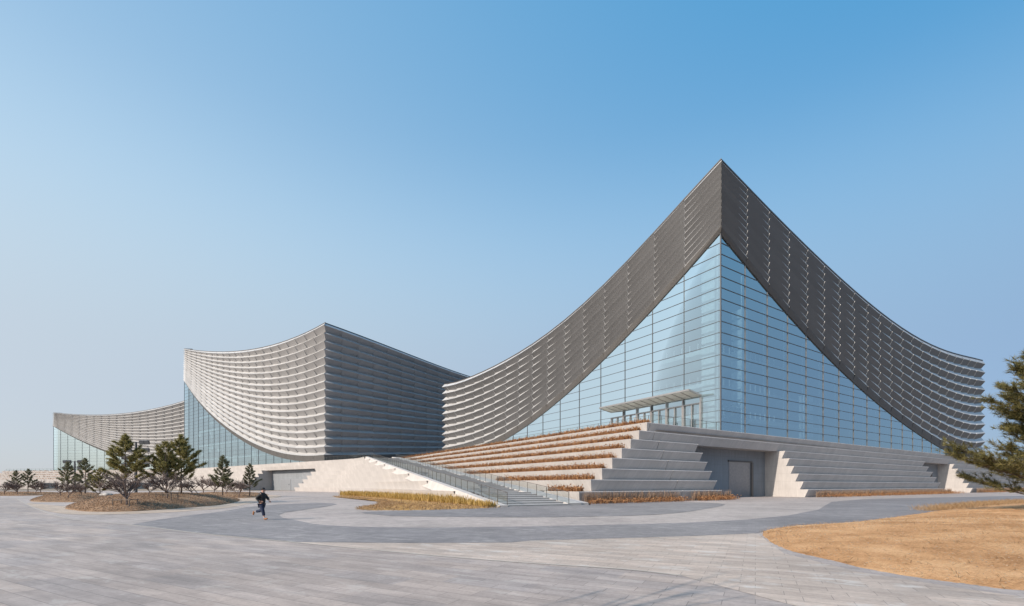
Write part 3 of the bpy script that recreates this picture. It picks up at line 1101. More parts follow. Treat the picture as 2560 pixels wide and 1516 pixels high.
terA = thing("stone_terrace", "stepped pale stone terrace with planted ledges under the pointed glass hall", "terrace", (C1.x, C1.y, 0))
r3, l3 = v3(Ar), v3(Al)
Rof = lambda P: P.dot(r3)
Iof = lambda P: P.dot(l3)
RI = lambda r_, i_, z: r3 * r_ + l3 * i_ + VZ * z
J1, J2, J3, J4 = 52.5, 74.2, 134.8, 155.3
REND = 235.0
tier_left = []
for k in range(NT):
    Ck = C1 + dC * k
    mb = MB()
    zt, zb_ = Zt[k], (Zt[k - 1] - .02 if k else -.05)
    hgt = zt - zb_
    ov = OV * hgt / HT
    # left (planted) side: to the stairs' side ramp
    w0 = (Ck - (S0 + Su * (SW + 2.1))).dot(Su)
    t_end = w0 / -(l3.dot(Su))
    tier_left.append((Ck, t_end))
    a, b = Ck, Ck + l3 * t_end
    a2, b2 = Ck + r3 * ov + l3 * ov, Ck + l3 * t_end + r3 * ov
    mb.face([b + VZ * zt, a + VZ * zt, a2 + VZ * zb_, b2 + VZ * zb_], [(t_end, hgt), (0, hgt), (ov, 0), (t_end, 0)])
    # rim and bed of the ledge
    dep = dC.dot(r3) + OV + .3 if k < NT - 1 else 14.5
    rim = .22
    a3, b3 = Ck + r3 * rim + l3 * rim, b + r3 * rim
    mb.face([a + VZ * zt, b + VZ * zt, b3 + VZ * zt, a3 + VZ * zt], [(0, 0), (t_end, 0), (t_end, rim), (0, rim)])
    mb.face([a3 + VZ * zt, b3 + VZ * zt, b3 + VZ * (zt - .3), a3 + VZ * (zt - .3)])
    mb.face([a3 + VZ * (zt - .3), b3 + VZ * (zt - .3), b3 + r3 * dep + VZ * (zt - .3), a3 + r3 * dep + VZ * (zt - .3)])
    # right (shaded) side, cut by two openings below the sixth tier
    rc, ic = Rof(Ck), Iof(Ck)
    segs = [(rc, 44.96), (45.04, J1), (J2, J3), (J4, REND)] if k < 6 else [(rc, 44.96), (45.04, REND)]
    dr_ = dC.dot(l3) + OV + .3 if k < NT - 1 else .62
    for (ra, rb) in segs:
        first = ra == rc
        A0, B0 = RI(ra, ic, zt), RI(rb, ic, zt)
        A1, B1 = RI(ra + (ov if first else 0), ic + ov, zb_), RI(rb, ic + ov, zb_)
        ch = l3 * .03 - VZ * .07
        A0c, B0c = A0 + ch + (r3 * .03 if first else VZ * 0), B0 + ch
        A0u, B0u = A0 + l3 * .07 + (r3 * .07 if first else VZ * 0), B0 + l3 * .07
        mb.face([A0u, B0u, B0c, A0c], [(ra, .1), (rb, .1), (rb, 0), (ra, 0)])
        mb.face([A0c, B0c, B1, A1], [(ra, hgt), (rb, hgt), (rb, 0), (ra + (ov if first else 0), 0)])
        A2, B2 = RI(ra, ic + dr_, zt), RI(rb, ic + dr_, zt)
        mb.face([A0u, A2, B2, B0u], [(ra, 0), (ra, dr_), (rb, dr_), (rb, 0)])
        if not first:
            mb.face([A0, A1, A1 + l3 * 2, A2], [(0, hgt), (ov, 0), (ov + 2, 0), (dr_, hgt)])
        if rb != REND:
            mb.face([B0, B2, B1 + l3 * 2, B1], [(0, hgt), (dr_, hgt), (ov + 2, 0), (ov, 0)])
    mb.build("stone_tier", M["stone"], terA)
zS = Zt[5]
iB = 40.5
i7 = Iof(C1 + dC * 6) + OV
for (ja, jb) in ((J1, J2), (J3, J4)):
    rw = MB()
    rw.face([RI(ja - 1, iB, -.05), RI(jb, iB, -.05), RI(jb, iB, zS + .1), RI(ja - 1, iB, zS + .1)], [(0, 0), (jb - ja + 1, 0), (jb - ja + 1, zS), (0, zS)])
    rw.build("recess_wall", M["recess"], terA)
    ss = MB()
    ss.face([RI(ja - 1, i7 - .01, zS), RI(jb, i7 - .01, zS), RI(jb, iB, zS), RI(ja - 1, iB, zS)], [(0, 0), (jb - ja, 0), (jb - ja, 3), (0, 3)])
    ss.build("recess_soffit", M["stone_flat"], terA)
    # side wall with the stepped outline of the tiers
    sw = MB()
    for k in range(6):
        ic = Iof(C1 + dC * k)
        zt, zb_ = Zt[k], (Zt[k - 1] if k else -.05)
        ov = OV * (zt - zb_) / HT
        e = -.003
        sw.face([RI(jb + e, ic, zt), RI(jb + e, iB, zt), RI(jb + e, iB, zb_), RI(jb + e, ic + ov, zb_)], [(ic, zt), (iB, zt), (iB, zb_), (ic + ov, zb_)])
    sw.build("recess_side", M["stone_flat"], terA)
    sw = MB()
    for k in range(6):
        ic = Iof(C1 + dC * k)
        zt, zb_ = Zt[k], (Zt[k - 1] if k else -.05)
        ov = OV * (zt - zb_) / HT
        e = .003
        sw.face([RI(ja + e, ic, zt), RI(ja + e, iB, zt), RI(ja + e, iB, zb_), RI(ja + e, ic + ov, zb_)], [(ic, zt), (iB, zt), (iB, zb_), (ic + ov, zb_)])
    sw.build("recess_side", M["stone_flat"], terA)
# roller door set into the first recess


def on_back(px):
    O2 = RI(0, iB, 0)
    return ray_s((O2.x, O2.y), Ar, px)


d0, d1_ = on_back(1822), on_back(1876)
sd_ = MB()
zD = 5.35
nS = 44
for q in range(nS):
    z0, z1 = zD * q / nS, zD * (q + 1) / nS
    sd_.face([RI(d0, iB - .02, z0), RI(d1_, iB - .02, z0), RI(d1_, iB - .06, z1), RI(d0, iB - .06, z1)])
    sd_.face([RI(d0, iB - .06, z1), RI(d1_, iB - .06, z1), RI(d1_, iB - .02, z1), RI(d0, iB - .02, z1)])
sdo = sd_.build("roller_door", M["shutter"], terA)
fr = MB()
fr.box(RI((d0 + d1_) / 2, iB - .08, zD + .1), r3 * ((d1_ - d0) / 2 + .25), l3 * .10, VZ * .12)
fr.box(RI(d1_ + .25, iB - .08, zD / 2), r3 * .26, l3 * .12, VZ * zD / 2)
fr.build("door_frame", M["trim"], sdo)
wd = MB()
wd.box(RI(J1 + 1.0, iB - .03, 3.8), r3 * 1.6, l3 * .03, VZ * .9)
wd.build("window", M["dark_glass"], terA)
wd = MB()
wd.box(RI(J3 + 9, iB - .03, 2.6), r3 * 7.5, l3 * .03, VZ * 2.4)
w_ = wd.build("window", M["dark_glass"], terA)
wf = MB()
for q in range(9):
    wf.box(RI(J3 + 2 + q * 1.75, iB - .08, 2.6), r3 * .06, l3 * .05, VZ * 2.4)
wf.box(RI(J3 + 9, iB - .08, 3.6), r3 * 7.5, l3 * .05, VZ * .06)
wf.build("window_frame", M["steel"], w_)
root_to([c for c in terA.children], terA)

# ---- base of the middle hall, running round into the flank of the stairs
P8 = Vector((GB[0], GB[1], 0)) + v3(BnL) * 2.0 + v3(Br) * 0
stepB = 1.3
bl3, bn3 = v3(Bl), v3(BnL)
terB = thing("stone_terrace", "smooth pale stone base under the large theatre hall sweeping down beside the stairs", "terrace", (P8.x, P8.y, 0))


def line_x(p, d, q, e):
    """plan intersection of p + t d and q + u e"""
    den = d.x * e.y - d.y * e.x
    t = ((q.x - p.x) * e.y - (q.y - p.y) * e.x) / den
    return p + d * t


BJ1 = ray_s((P8.x, P8.y), Bl, 806)      # opening, measured along the wall
BJ2 = ray_s((P8.x, P8.y), Bl, 672)
BEND = sBL + 14
flank_dir = (Sv * 1.0 - Su * (.8 / 10.84)).normalized()
Zb = Zt
for k in range(NT):
    zt, zb_ = Zb[k], (Zb[k - 1] - .02 if k else -.05)
    hgt = zt - zb_
    ov = .5 * hgt / HT
    off = stepB * (NT - 1 - k)
    Lp = P8 + bn3 * off
    vk = zt / SLOPE
    Ek = ST(vk, -1.0, 0)
    Kk = line_x(Lp, bl3, Ek, flank_dir)
    fn = Vector((-flank_dir.y, flank_dir.x, 0))
    if fn.dot(Su) > 0: fn = -fn
    # rounded corner between the two runs
    ra = 9.0
    pa, pb = Kk + bl3 * ra, Kk - flank_dir * min(ra, max(1.0, (Kk - Ek).length * .6))
    arc = []
    for q in range(9):
        t = q / 8
        arc.append(pa * (1 - t) ** 2 + Kk * 2 * t * (1 - t) + pb * t * t)
    sK = (pa - P8).dot(bl3)
    runs = []
    if k < 6:
        runs.append([P8 + bn3 * off + bl3 * BEND, P8 + bn3 * off + bl3 * BJ2])
        runs.append([P8 + bn3 * off + bl3 * BJ1] + arc + [Ek])
    else:
        runs.append([P8 + bn3 * off + bl3 * BEND] + arc + [Ek])
    mb = MB()
    for path in runs:
        u = 0
        for i in range(len(path) - 1):
            a, b = path[i], path[i + 1]
            def nrm(i):
                d = (path[min(i + 1, len(path) - 1)] - path[max(i - 1, 0)]).normalized()
                n_ = Vector((d.y, -d.x, 0))
                return n_
            na, nb = nrm(i), nrm(i + 1)
            if na.dot(bn3) < 0 and na.dot(fn) < 0: na = -na
            if nb.dot(bn3) < 0 and nb.dot(fn) < 0: nb = -nb
            L = (b - a).length
            mb.face([a + VZ * zt, b + VZ * zt, b - nb * ov + VZ * zb_, a - na * ov + VZ * zb_], [(u, hgt), (u + L, hgt), (u + L, 0), (u, 0)])
            dp = stepB + .7
            mb.face([a + VZ * zt, a - na * dp + VZ * zt, b - nb * dp + VZ * zt, b + VZ * zt], [(u, 0), (u, dp), (u + L, dp), (u + L, 0)])
            u += L
        if k < 6:
            e = path[1] if path is runs[0] else path[0]
            mb.face([e + VZ * zt, e - bn3 * (stepB + .7) + VZ * zt, e - bn3 * (ov + 2) + VZ * zb_, e - bn3 * ov + VZ * zb_], [(0, hgt), (1.8, hgt), (2.3, 0), (.5, 0)])
    mb.build("stone_tier", M["stone"], terB)
bk = -1.2
rw = MB()
BP = lambda s, o, z: P8 + bl3 * s + bn3 * o + VZ * z
rw.face([BP(BJ1 - 2, bk, -.05), BP(BJ2, bk, -.05), BP(BJ2, bk, Zb[5] + .1), BP(BJ1 - 2, bk, Zb[5] + .1)], [(0, 0), (BJ2 - BJ1 + 2, 0), (BJ2 - BJ1 + 2, Zb[5]), (0, Zb[5])])
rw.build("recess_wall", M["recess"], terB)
rw = MB()
rw.face([BP(BJ1 - 2, stepB * 1 + .0 - .5, Zb[5]), BP(BJ2, stepB - .5, Zb[5]), BP(BJ2, bk, Zb[5]), BP(BJ1 - 2, bk, Zb[5])])
rw.build("recess_soffit", M["stone_flat"], terB)
rw1, rw2 = MB(), MB()
for k in range(6):
    off = stepB * (NT - 1 - k)
    zt, zb_ = Zb[k], (Zb[k - 1] if k else -.05)
    ov = .5 * (zt - zb_) / HT
    for (rw, s_, e) in ((rw1, BJ2, -.003), (rw2, BJ1, .003)):
        rw.face([BP(s_ + e, off, zt), BP(s_ + e, bk, zt), BP(s_ + e, bk, zb_), BP(s_ + e, off - ov, zb_)], [(off, zt), (bk, zt), (bk, zb_), (off - ov, zb_)])
rw1.build("recess_side", M["stone_flat"], terB)
rw2.build("recess_side", M["stone_flat"], terB)
pn = MB()
bw = BJ2 - BJ1
pn.box(BP(BJ1 + bw * .22, bk + .05, 4.55), bl3 * bw * .18, bn3 * .04, VZ * 1.65)
pn.build("louvre_panel", M["shutter"], terB)
for s_ in (.50, .72):
    pn = MB()
    pn.box(BP(BJ1 + bw * s_, bk + .05, 2.0), bl3 * bw * .10, bn3 * .04, VZ * 2.0)
    d_ = pn.build("door", M["shutter"], terB)
    h_ = MB()
    h_.box(BP(BJ1 + bw * (s_ - .07), bk + .12, 2.1), bl3 * .12, bn3 * .05, VZ * .2)
    h_.build("handle", M["mast"], d_)
root_to([c for c in terB.children], terB)

# ---- far base at the left, with planted ledges
terC = thing("stone_terrace", "distant low stone terrace with brown planted ledges under the far left hall", "terrace", (apC[0], apC[1], 0))
cl3, cn3 = v3(Cl), v3(CnL)
P8c = v3(apC) + cn3 * 6
stripC = []
for k in range(NT):
    zt, zb_ = (zC0 - 9.58) + Zt[k], ((zC0 - 9.58) + Zt[k - 1] - .02 if k else -.05)
    off = 1.9 * (NT - 1 - k)
    a, b = P8c + cn3 * off + cl3 * (32 + (NT - 1 - k) * 9), P8c + cn3 * off - cl3 * 150
    L = (a - b).length
    mb = MB()
    mb.face([a + VZ * zt, b + VZ * zt, b - cn3 * .5 + VZ * zb_, a - cn3 * .5 + VZ * zb_], [(0, 1.2), (L, 1.2), (L, 0), (0, 0)])
    mb.face([a + VZ * zt, a - cn3 * 2.8 + VZ * zt, b - cn3 * 2.8 + VZ * zt, b + VZ * zt], [(0, 0), (0, 2), (L, 2), (L, 0)])
    mb.face([a + VZ * zt, a - cn3 * .5 + VZ * zb_, a - cn3 * 60 + VZ * zb_, a - cn3 * 60 + VZ * zt], [(0, 1.2), (0, 0), (60, 0), (60, 1.2)])
    mb.build("stone_tier", M["stone"], terC)
    if k >= 3: stripC.append((a, b, zt))
for (pa, pb, z0, z1) in ((330, 452, 1232, 1219), (104, 141, 1231, 1218)):
    wd = MB()
    O2 = P8c + cn3 * (1.9 * 7 + .3)
    sa, sb = ray_s((O2.x, O2.y), Cl, pa), ray_s((O2.x, O2.y), Cl, pb)
    mid = O2 + cl3 * (sa + sb) / 2
    wd.box(mid + VZ * 1.5, cl3 * abs(sa - sb) / 2, cn3 * .3, VZ * 1.55)
    wd.build("window", M["dark_glass"], terC)
root_to([c for c in terC.children], terC)

# platform linking the halls (level above eye height, closes the gap behind the terraces)
pf = MB()
plat = [C1 + dC * 7 + r3 * 2, RI(REND, Iof(C1 + dC * 7) + 1.2, 0), RI(REND, 150, 0), Vector((-30, 330, 0)), P8 + bl3 * BEND - bn3 * 80, P8 + bl3 * BEND - bn3 * 1, P8 + bl3 * (-20) - bn3 * 1, ST(88, 0, 0), ST(88, SW, 0), tier_left[7][0] + l3 * tier_left[7][1] + r3 * 2]
pf.face([Vector((p.x, p.y, PLAT)) for p in plat])
o = pf.build("platform", M["granite"])
o["kind"] = "structure"

# ------------------------------------------------------------------ the long stairs
stairs = thing("staircase", "wide shallow stone staircase with glass railings climbing from the forecourt between the halls", "stairs", tuple(S0))
NF, NS = 8, 7
GO, RI_ = 9.1 / 7, 1.09 / 7
prof = [(0, 0)]
v, z = 0.0, 0.0
for f_ in range(NF):
    mb = MB()
    p0 = (v, z)
    for s_ in range(NS):
        z2 = z + RI_
        v2 = v + (GO if s_ < NS - 1 else GO + 1.74)
        mb.face([ST(v, 0, z), ST(v, SW, z), ST(v, SW, z2), ST(v, 0, z2)], [(0, 0), (SW, 0), (SW, RI_), (0, RI_)])
        mb.face([ST(v - .02, 0, z2), ST(v - .02, SW, z2), ST(v2, SW, z2), ST(v2, 0, z2)], [(0, 0), (SW, 0), (SW, GO), (0, GO)])
        mb.face([ST(v - .02, 0, z2), ST(v - .02, SW, z2), ST(v - .02, SW, z2 - .05), ST(v - .02, 0, z2 - .05)])
        v, z = v2, z2
        prof += [(v, z)]
    mb.build("step_flight", M["step"], stairs)
VT = v


def zs(v): return max(0.0, v * SLOPE)


# sloping stone ramps either side of the steps
for side, (wa, wb, wc) in (("l", (-.02, -.72, -.95)), ("r", (SW + .02, SW + 2.2, SW + 2.6))):
    mb = MB()
    n = 44
    v0 = -.4 if side == "l" else 0.5
    for i in range(n):
        va, vb = v0 + (VT + 7 - v0) * i / n, v0 + (VT + 7 - v0) * (i + 1) / n
        za, zb_ = zs(va) + .16, zs(vb) + .16
        dn = 1.1
        mb.face([ST(va, wa, za), ST(vb, wa, zb_), ST(vb, wb, zb_), ST(va, wb, za)], [(va, 0), (vb, 0), (vb, 1.1), (va, 1.1)])
        mb.face([ST(va, wb, za), ST(vb, wb, zb_), ST(vb, wc, max(-.05, zb_ - dn)), ST(va, wc, max(-.05, za - dn))], [(va, 0), (vb, 0), (vb, 2.2), (va, 2.2)])
        mb.face([ST(va, wa, za), ST(vb, wa, zb_), ST(vb, wa, max(0, zb_ - 1.2)), ST(va, wa, max(0, za - 1.2))], [(va, 0), (vb, 0), (vb, 1), (va, 1)])
    za = zs(v0) + .16
    mb.face([ST(v0, wa, 0), ST(v0, wb, 0), ST(v0, wb, za), ST(v0, wa, za)])
    mb.build("side_ramp", M["stone"], stairs)
root_to([c for c in stairs.children], stairs)
o_off = stairs.location

# ------------------------------------------------------------------ railings


def railing(path, label, sp=2.05, h=1.1, post_w=.055, base_z=None, group="glass railings"):
    """path: list of points (foot of the railing)"""
    root = thing("glass_railing", label, "railing", tuple(path[0]))
    rl = Vector(path[0])
    hr, gp = MB(), MB()
    for a, b in zip(path[:-1], path[1:]):
        hr.bar(a - rl + VZ * h, b - rl + VZ * h, .04, .04)
        gp.face([a - rl + VZ * .12, b - rl + VZ * .12, b - rl + VZ * (h - .06), a - rl + VZ * (h - .06)])
    hr.build("handrail", M["post"], root)
    gp.build("glass_panel", M["rail_glass"], root)
    pm_ = MB()
    pm_.box((0, 0, h / 2), (post_w / 2, 0, 0), (0, post_w / 2, 0), (0, 0, h / 2))
    proto = pm_.build("post", M["post"], root)
    proto.location = Vector(path[0]) - rl
    acc = 0.0
    for a, b in zip(path[:-1], path[1:]):
        L = (b - a).length
        d = sp - acc
        while d <= L:
            c = proto.copy(); COL.objects.link(c); c.parent = root
            c.location = a.lerp(b, d / L) - rl
            d += sp
        acc = (acc + L) % sp
    return root


def stair_path(w):
    pts = []
    for f_ in range(NF):
        v0, z0 = f_ * 10.84, f_ * 1.09
        pts += [ST(v0 + .1, w, z0 + .1), ST(v0 + 9.1, w, z0 + 1.09)]
    pts.append(ST(VT, w, NF * 1.09))
    return pts


railing(stair_path(.12), "steel and glass railing down the left edge of the stairs", 2.08)
railing(stair_path(SW - .12), "steel and glass railing down the right edge of the stairs beside the planted ledges", 2.08)
C8 = C1 + dC * 7
te = tier_left[7][1]
railing([C8 + r3 * 1.6 + l3 * (te - .5) + VZ * Zt[7], C8 + r3 * 1.6 + l3 * .6 + VZ * Zt[7]][::1] and
        [C8 + r3 * 1.6 + l3 * (te - .5) + VZ * (Zt[7] - .1), C8 + r3 * 1.6 + l3 * .4 + VZ * (Zt[7] - .1), C8 + r3 * 15.8 + l3 * .35 + VZ * (Zt[7] - .1)],
        "glass railing along the top planted ledge, turning to meet the hall's glass corner", 2.3, 1.2)
K8 = line_x(P8, bl3, ST(Zt[7] / SLOPE, -1, 0), flank_dir)
railing([BP(-1.5, -.5, Zt[7] - .05), BP((K8 - P8).dot(bl3) + 5, -.5, Zt[7] - .05), ST(VT + 3.5, -.6, Zt[7] - .4), ST(VT, .1, NF * 1.09)],
        "pale glass railing on the stone edge below the theatre's near corner", 2.05, 1.15)
railing([P8c - cn3 * 1 + cl3 * 30 + VZ * zC0, P8c - cn3 * 1 - cl3 * 60 + VZ * zC0], "thin far railing on top of the distant left terrace", 3.0, 1.3)


# ------------------------------------------------------------------ planting
rnd = random.Random(11)
ordinal = ["lowest", "second", "third", "fourth", "fifth", "sixth", "seventh", "topmost"]
for k in range(NT):
    Ck, te = tier_left[k]
    mb = MB()
    t = .5
    while t < te - .3:
        dist = 45 + t
        st_ = .075 + t * .0012
        for q in range(8):
            w = .26 + .9 * rnd.random() ** 1.6
            b = Ck + l3 * (t + rnd.uniform(-.1, .1)) + r3 * w + VZ * (Zt[k] - .3)
            blades(mb, b, 1, .03, rnd.uniform(.6, .98), .075 + t * .0007, .22, rnd)
            leafy(mb, b + VZ * .35, 2, (.06, .06, .22), .17, rnd)
        t += st_
    o = mb.build("ledge_plants", M["rust"])
    tag(o, f"row of rusty dry plants on the {ordinal[k]} stone ledge right of the stairs", "plants", "planted ledges", "stuff")
for (a, b, z) in stripC:
    mb = MB()
    L = (a - b).length
    t = 1
    while t < L:
        p = a.lerp(b, t / L)
        blades(mb, p - cn3 * rnd.uniform(.3, 1.2) + VZ * (z - .2), 2, .3, .5, .45, .2, rnd)
        t += .55
    o = mb.build("ledge_plants", M["rust"])
    tag(o, "thin brown planting line on the distant left terrace", "plants", "far planting lines", "stuff")


def hedge(path, wid, label, tall=True, hl=.55, ht=1.25, dens=55):
    mb = MB(); ms = MB()
    for a, b in zip(path[:-1], path[1:]):
        L = (b - a).length
        d = (b - a).normalized()
        nn = Vector((d.y, -d.x, 0))
        for _ in range(int(L * dens)):
            t = rnd.random()
            p = a.lerp(b, t) + nn * rnd.uniform(.0, wid)
            leafy(mb, p + VZ * rnd.uniform(.03, hl * rnd.uniform(.5, 1.0)), 3, (.09, .09, .06), .13, rnd)
        for _ in range(int(L * dens * .16)):
            t = rnd.random()
            p = a.lerp(b, t) + nn * rnd.uniform(.0, wid)
            blades(mb, p, 2, .05, hl * .9, .035, .35, rnd)
        if tall:
            for _ in range(int(L * 34)):
                p = a.lerp(b, rnd.random()) - nn * rnd.uniform(.05, .35)
                blades(ms, p, 2, .05, ht, .028, .16, rnd)
    o = mb.build("dry_hedge", M["rust"])
    tag(o, label, "hedge", None, "stuff")
    if tall:
        o2 = ms.build("dry_stems", M["pale_stem"])
        tag(o2, "pale dry flower stems behind the " + label.split(",")[0], "stems", None, "stuff")


rc1 = Rof(C1)
hedge([RI(rc1 + .2, 33.4, 0), RI(44.0, 33.55, 0)], 1.5, "rusty low hedge under the terrace corner right of the stairs, long clump")
hedge([RI(46.3, 33.5, 0), RI(54.5, 33.9, 0)], 1.3, "rusty low hedge next to the roller door recess, short clump", True, .6)
hedge([RI(75.5, 33.3, 0), RI(137, 33.3, 0)], 2.3, "long reddish brown hedge below the shaded terrace wall at right", True, .6, 1.1, 26)
hedge([RI(156.5, 33.3, 0), RI(215, 33.3, 0)], 2.3, "reddish hedge strip behind the pine at the far right", True, .7, 1.2, 16)

# golden grass against the flank, straw in front of it
mb = MB()
gp_ = [G(*p) for p in [(868, 1239), (905, 1241), (940, 1243.5), (980, 1246), (1040, 1251.5), (1100, 1257), (1170, 1263), (1240, 1269)]]
for a, b in zip(gp_[:-1], gp_[1:]):
    L = (b - a).length
    for _ in range(int(L * 85)):
        t = rnd.random()
        p = a.lerp(b, t) + Vector((rnd.uniform(-1.5, .5), rnd.uniform(-1.4, .9), 0)) * (0.45 + .6 * a.y / 110)
        blades(mb, p, 2, .08, rnd.uniform(.55, 1.0) * (0.7 if a.y < 46 else 1.0), .035 + a.y * .0004, .28, rnd)
o = mb.build("golden_grass", M["gold"])
tag(o, "tall golden ornamental grass along the stone flank of the stairs", "grass", None, "stuff")
mb = MB()
for _ in range(5200):
    p = m6.sample(rnd)
    blades(mb, p, 2, .1, rnd.uniform(.08, .2), .035, 1.2, rnd)
o = mb.build("straw_litter", M["straw"])
tag(o, "short straw stubble covering the golden bed at the foot of the stairs", "straw", None, "stuff")
# dead grass on mounds
mb = MB()
for (mo, cnt, hh) in ((m1, 14000, .07), (m2, 5000, .09), (m4, 2500, .12), (m3, 2500, .14)):
    for _ in range(cnt):
        p = mo.sample(rnd, .99)
        blades(mb, p, 1, .02, hh, .03 + .0005 * p.y, 1.3, rnd)
o = mb.build("dead_grass", M["deadgrass"])
tag(o, "flattened dead grass covering the tree mounds at left", "grass", None, "stuff")
mb = MB()
edge = [G(*p) for p in [(2330, 1279), (2400, 1271), (2470, 1265), (2560, 1259), (2700, 1257)]]
for a, b in zip(edge[:-1], edge[1:]):
    for _ in range(int((b - a).length * 260)):
        p = a.lerp(b, rnd.random()) + Vector((rnd.gauss(0, .4), rnd.gauss(-.1, .8), 0))
        p.z = m5.z(p.x, p.y)
        blades(mb, p, 1, .05, rnd.uniform(.18, .5), .016, .8, rnd)
o = mb.build("dry_grass", M["straw"])
tag(o, "tangled dry orange grass along the far edge of the sandy mound", "grass", None, "stuff")
mb = MB()
for _ in range(3600):
    p = m5.sample(rnd, .98)
    if p.y < 5 or p.x > p.y * 1.25: continue
    s = rnd.uniform(.008, .026) * (0.6 + p.y / 26)
    c = p + VZ * s * .3
    pts = [c + Vector((s * rnd.uniform(.6, 1.2), 0, 0)), c + Vector((0, s * rnd.uniform(.6, 1.2), 0)), c - Vector((s * rnd.uniform(.6, 1.2), 0, 0)), c - Vector((0, s * rnd.uniform(.6, 1.2), 0))]
    top = c + VZ * s * .7
    for i in range(4): mb.face([pts[i], pts[(i + 1) % 4], top])
o = mb.build("pebbles", M["pebble"])
tag(o, "scattered small stones lying on the sandy mound", "pebbles", None, "stuff")
mb = MB()
for _ in range(2600):
    p = m5.sample(rnd, .995)
    if p.y < 5 or p.x > p.y * 1.25: continue
    t = m5.t_of(p.x, p.y)
    if t < .9 and rnd.random() < .55: continue
    blades(mb, p, 2, .05, rnd.uniform(.04, .12), .012, 1.8, rnd)
o = mb.build("dry_litter", M["straw"])
tag(o, "sparse dry plant litter lying on the sandy mound", "litter", None, "stuff")


# ------------------------------------------------------------------ trees
def pine_mesh(name, seed, H=5.6, base_r=2.0, clear=.9, tufts=8, bl=.17, bw=.022, nb=26, per=16, mat="needle", dens=1.0, sh=1.35, upb=.25, low=.72, rl=(.55, 1.2)):
    rnd = random.Random(seed)
    tr, nd = MB(), MB()
    lean = Vector((rnd.uniform(-.12, .12), rnd.uniform(-.12, .12), 0))
    pts = [Vector((0, 0, -.15))]
    for i in range(1, 9):
        t = i / 8
        pts.append(Vector((lean.x * t + rnd.gauss(0, .03), lean.y * t + rnd.gauss(0, .03), H * t)))
    tr.tube(pts, [lerp(.021 * H * .75, .012, i / 8) for i in range(9)], 7)

    def trunk_at(t):
        x = t * 8
        i = min(7, int(x))
        return pts[i].lerp(pts[i + 1], x - i)

    def tuft(c, d, size):
        d = d.normalized()
        for _ in range(per):
            dd = (d * rnd.uniform(.3, 1.1) + Vector((rnd.gauss(0, .6), rnd.gauss(0, .6), rnd.gauss(.15, .55)))).normalized()
            L = size * rnd.uniform(.7, 1.25)
            o_ = c - d * rnd.uniform(0, size * .9) + Vector((rnd.gauss(0, .02), rnd.gauss(0, .02), rnd.gauss(0, .02)))
            s = dd.cross(Vector((rnd.gauss(0, 1), rnd.gauss(0, 1), rnd.gauss(0, 1))))
            if s.length < 1e-4: continue
            s = s.normalized() * bw * .5
            nd.v.extend([tuple(o_ - s), tuple(o_ + s), tuple(o_ + dd * L)])
            k = len(nd.v) - 3
            nd.f.append((k, k + 1, k + 2)); nd.uv.append([(0, 0)] * 3); nd.mi.append(0)
    for b in range(nb):
        t = clear / H + (1 - clear / H) * ((b + rnd.random() * .8) / nb) ** .85
        t = min(t, .985)
        a = b * 2.399 + rnd.uniform(-.5, .5)
        o_ = trunk_at(t)
        u = (t - clear / H) / (1 - clear / H)
        prof = min(1.0, low + u * 2.5) * (1 - u ** sh) + .06
        L = base_r * prof * rnd.uniform(*rl)
        up = lerp(upb, 1.1, u) + rnd.uniform(-.18, .22)
        dirv = Vector((math.cos(a), math.sin(a), up)).normalized()
        bp = [o_]
        n = 5
        cur = o_
        d = Vector((math.cos(a), math.sin(a), up * .35)).normalized()
        for i in range(n):
            d = (d + Vector((rnd.gauss(0, .10), rnd.gauss(0, .10), .10 + .05 * up))).normalized()
            cur = cur + d * L / n
            bp.append(cur)
        tr.tube(bp, [lerp(.011 * H * (1 - u * .6) * .55, .008, i / n) for i in range(n + 1)], 4, cap=False)
        # side twigs carrying needle tufts
        nt_ = max(3, int(tufts * L / base_r * 1.5 * dens))
        for q in range(nt_):
            f = rnd.uniform(.28, 1.0) ** .8
            x = f * n
            i = min(n - 1, int(x))
            c = bp[i].lerp(bp[i + 1], x - i)
            side = Vector((-math.sin(a), math.cos(a), 0)) * rnd.choice((-1, 1))
            td = (Vector((math.cos(a), math.sin(a), .25)) * rnd.uniform(.3, 1) + side * rnd.uniform(.2, 1.0) + VZ * rnd.uniform(0, .7)).normalized()
            tl = L * rnd.uniform(.10, .32) * (1.2 - f * .5)
            e = c + td * tl
            tr.tube([c, e], [.010, .006], 3, cap=False)
            tuft(e, td, bl)
            if tl > .25: tuft(c.lerp(e, .55), td, bl * .9)
        tuft(bp[-1], bp[-1] - bp[-2], bl * 1.1)
    tuft(pts[-1], VZ, bl * 1.3)
    tuft(pts[-1] - VZ * .2, VZ, bl * 1.1)
    return tr, nd


def pine_proto(seed, label, **kw):
    mat = kw.get("mat", "needle")
    tr, nd = pine_mesh("pine", seed, **kw)
    root = thing("pine_tree", label, "pine", (0, 0, 0), "young pines")
    tr.build("trunk", M["bark"], root)
    nd.build("crown", M[mat], root)
    return root


pA = pine_proto(21, "tallest dark green pine on the front mound, straight spire top", H=5.6, base_r=2.35, nb=54, tufts=21, bl=.24, bw=.034, per=17)
pB = pine_proto(34, "", H=5.6, base_r=2.2, nb=50, tufts=20, bl=.24, bw=.034, per=17, sh=1.8, upb=.4)
pC = pine_proto(47, "", H=5.5, base_r=1.8, nb=46, tufts=15, bl=.23, bw=.04, per=15, sh=1.6, upb=.35, mat="needle_cool")


def mz(x, y):
    return max(m.z(x, y) for m in (m1, m2, m3, m4))


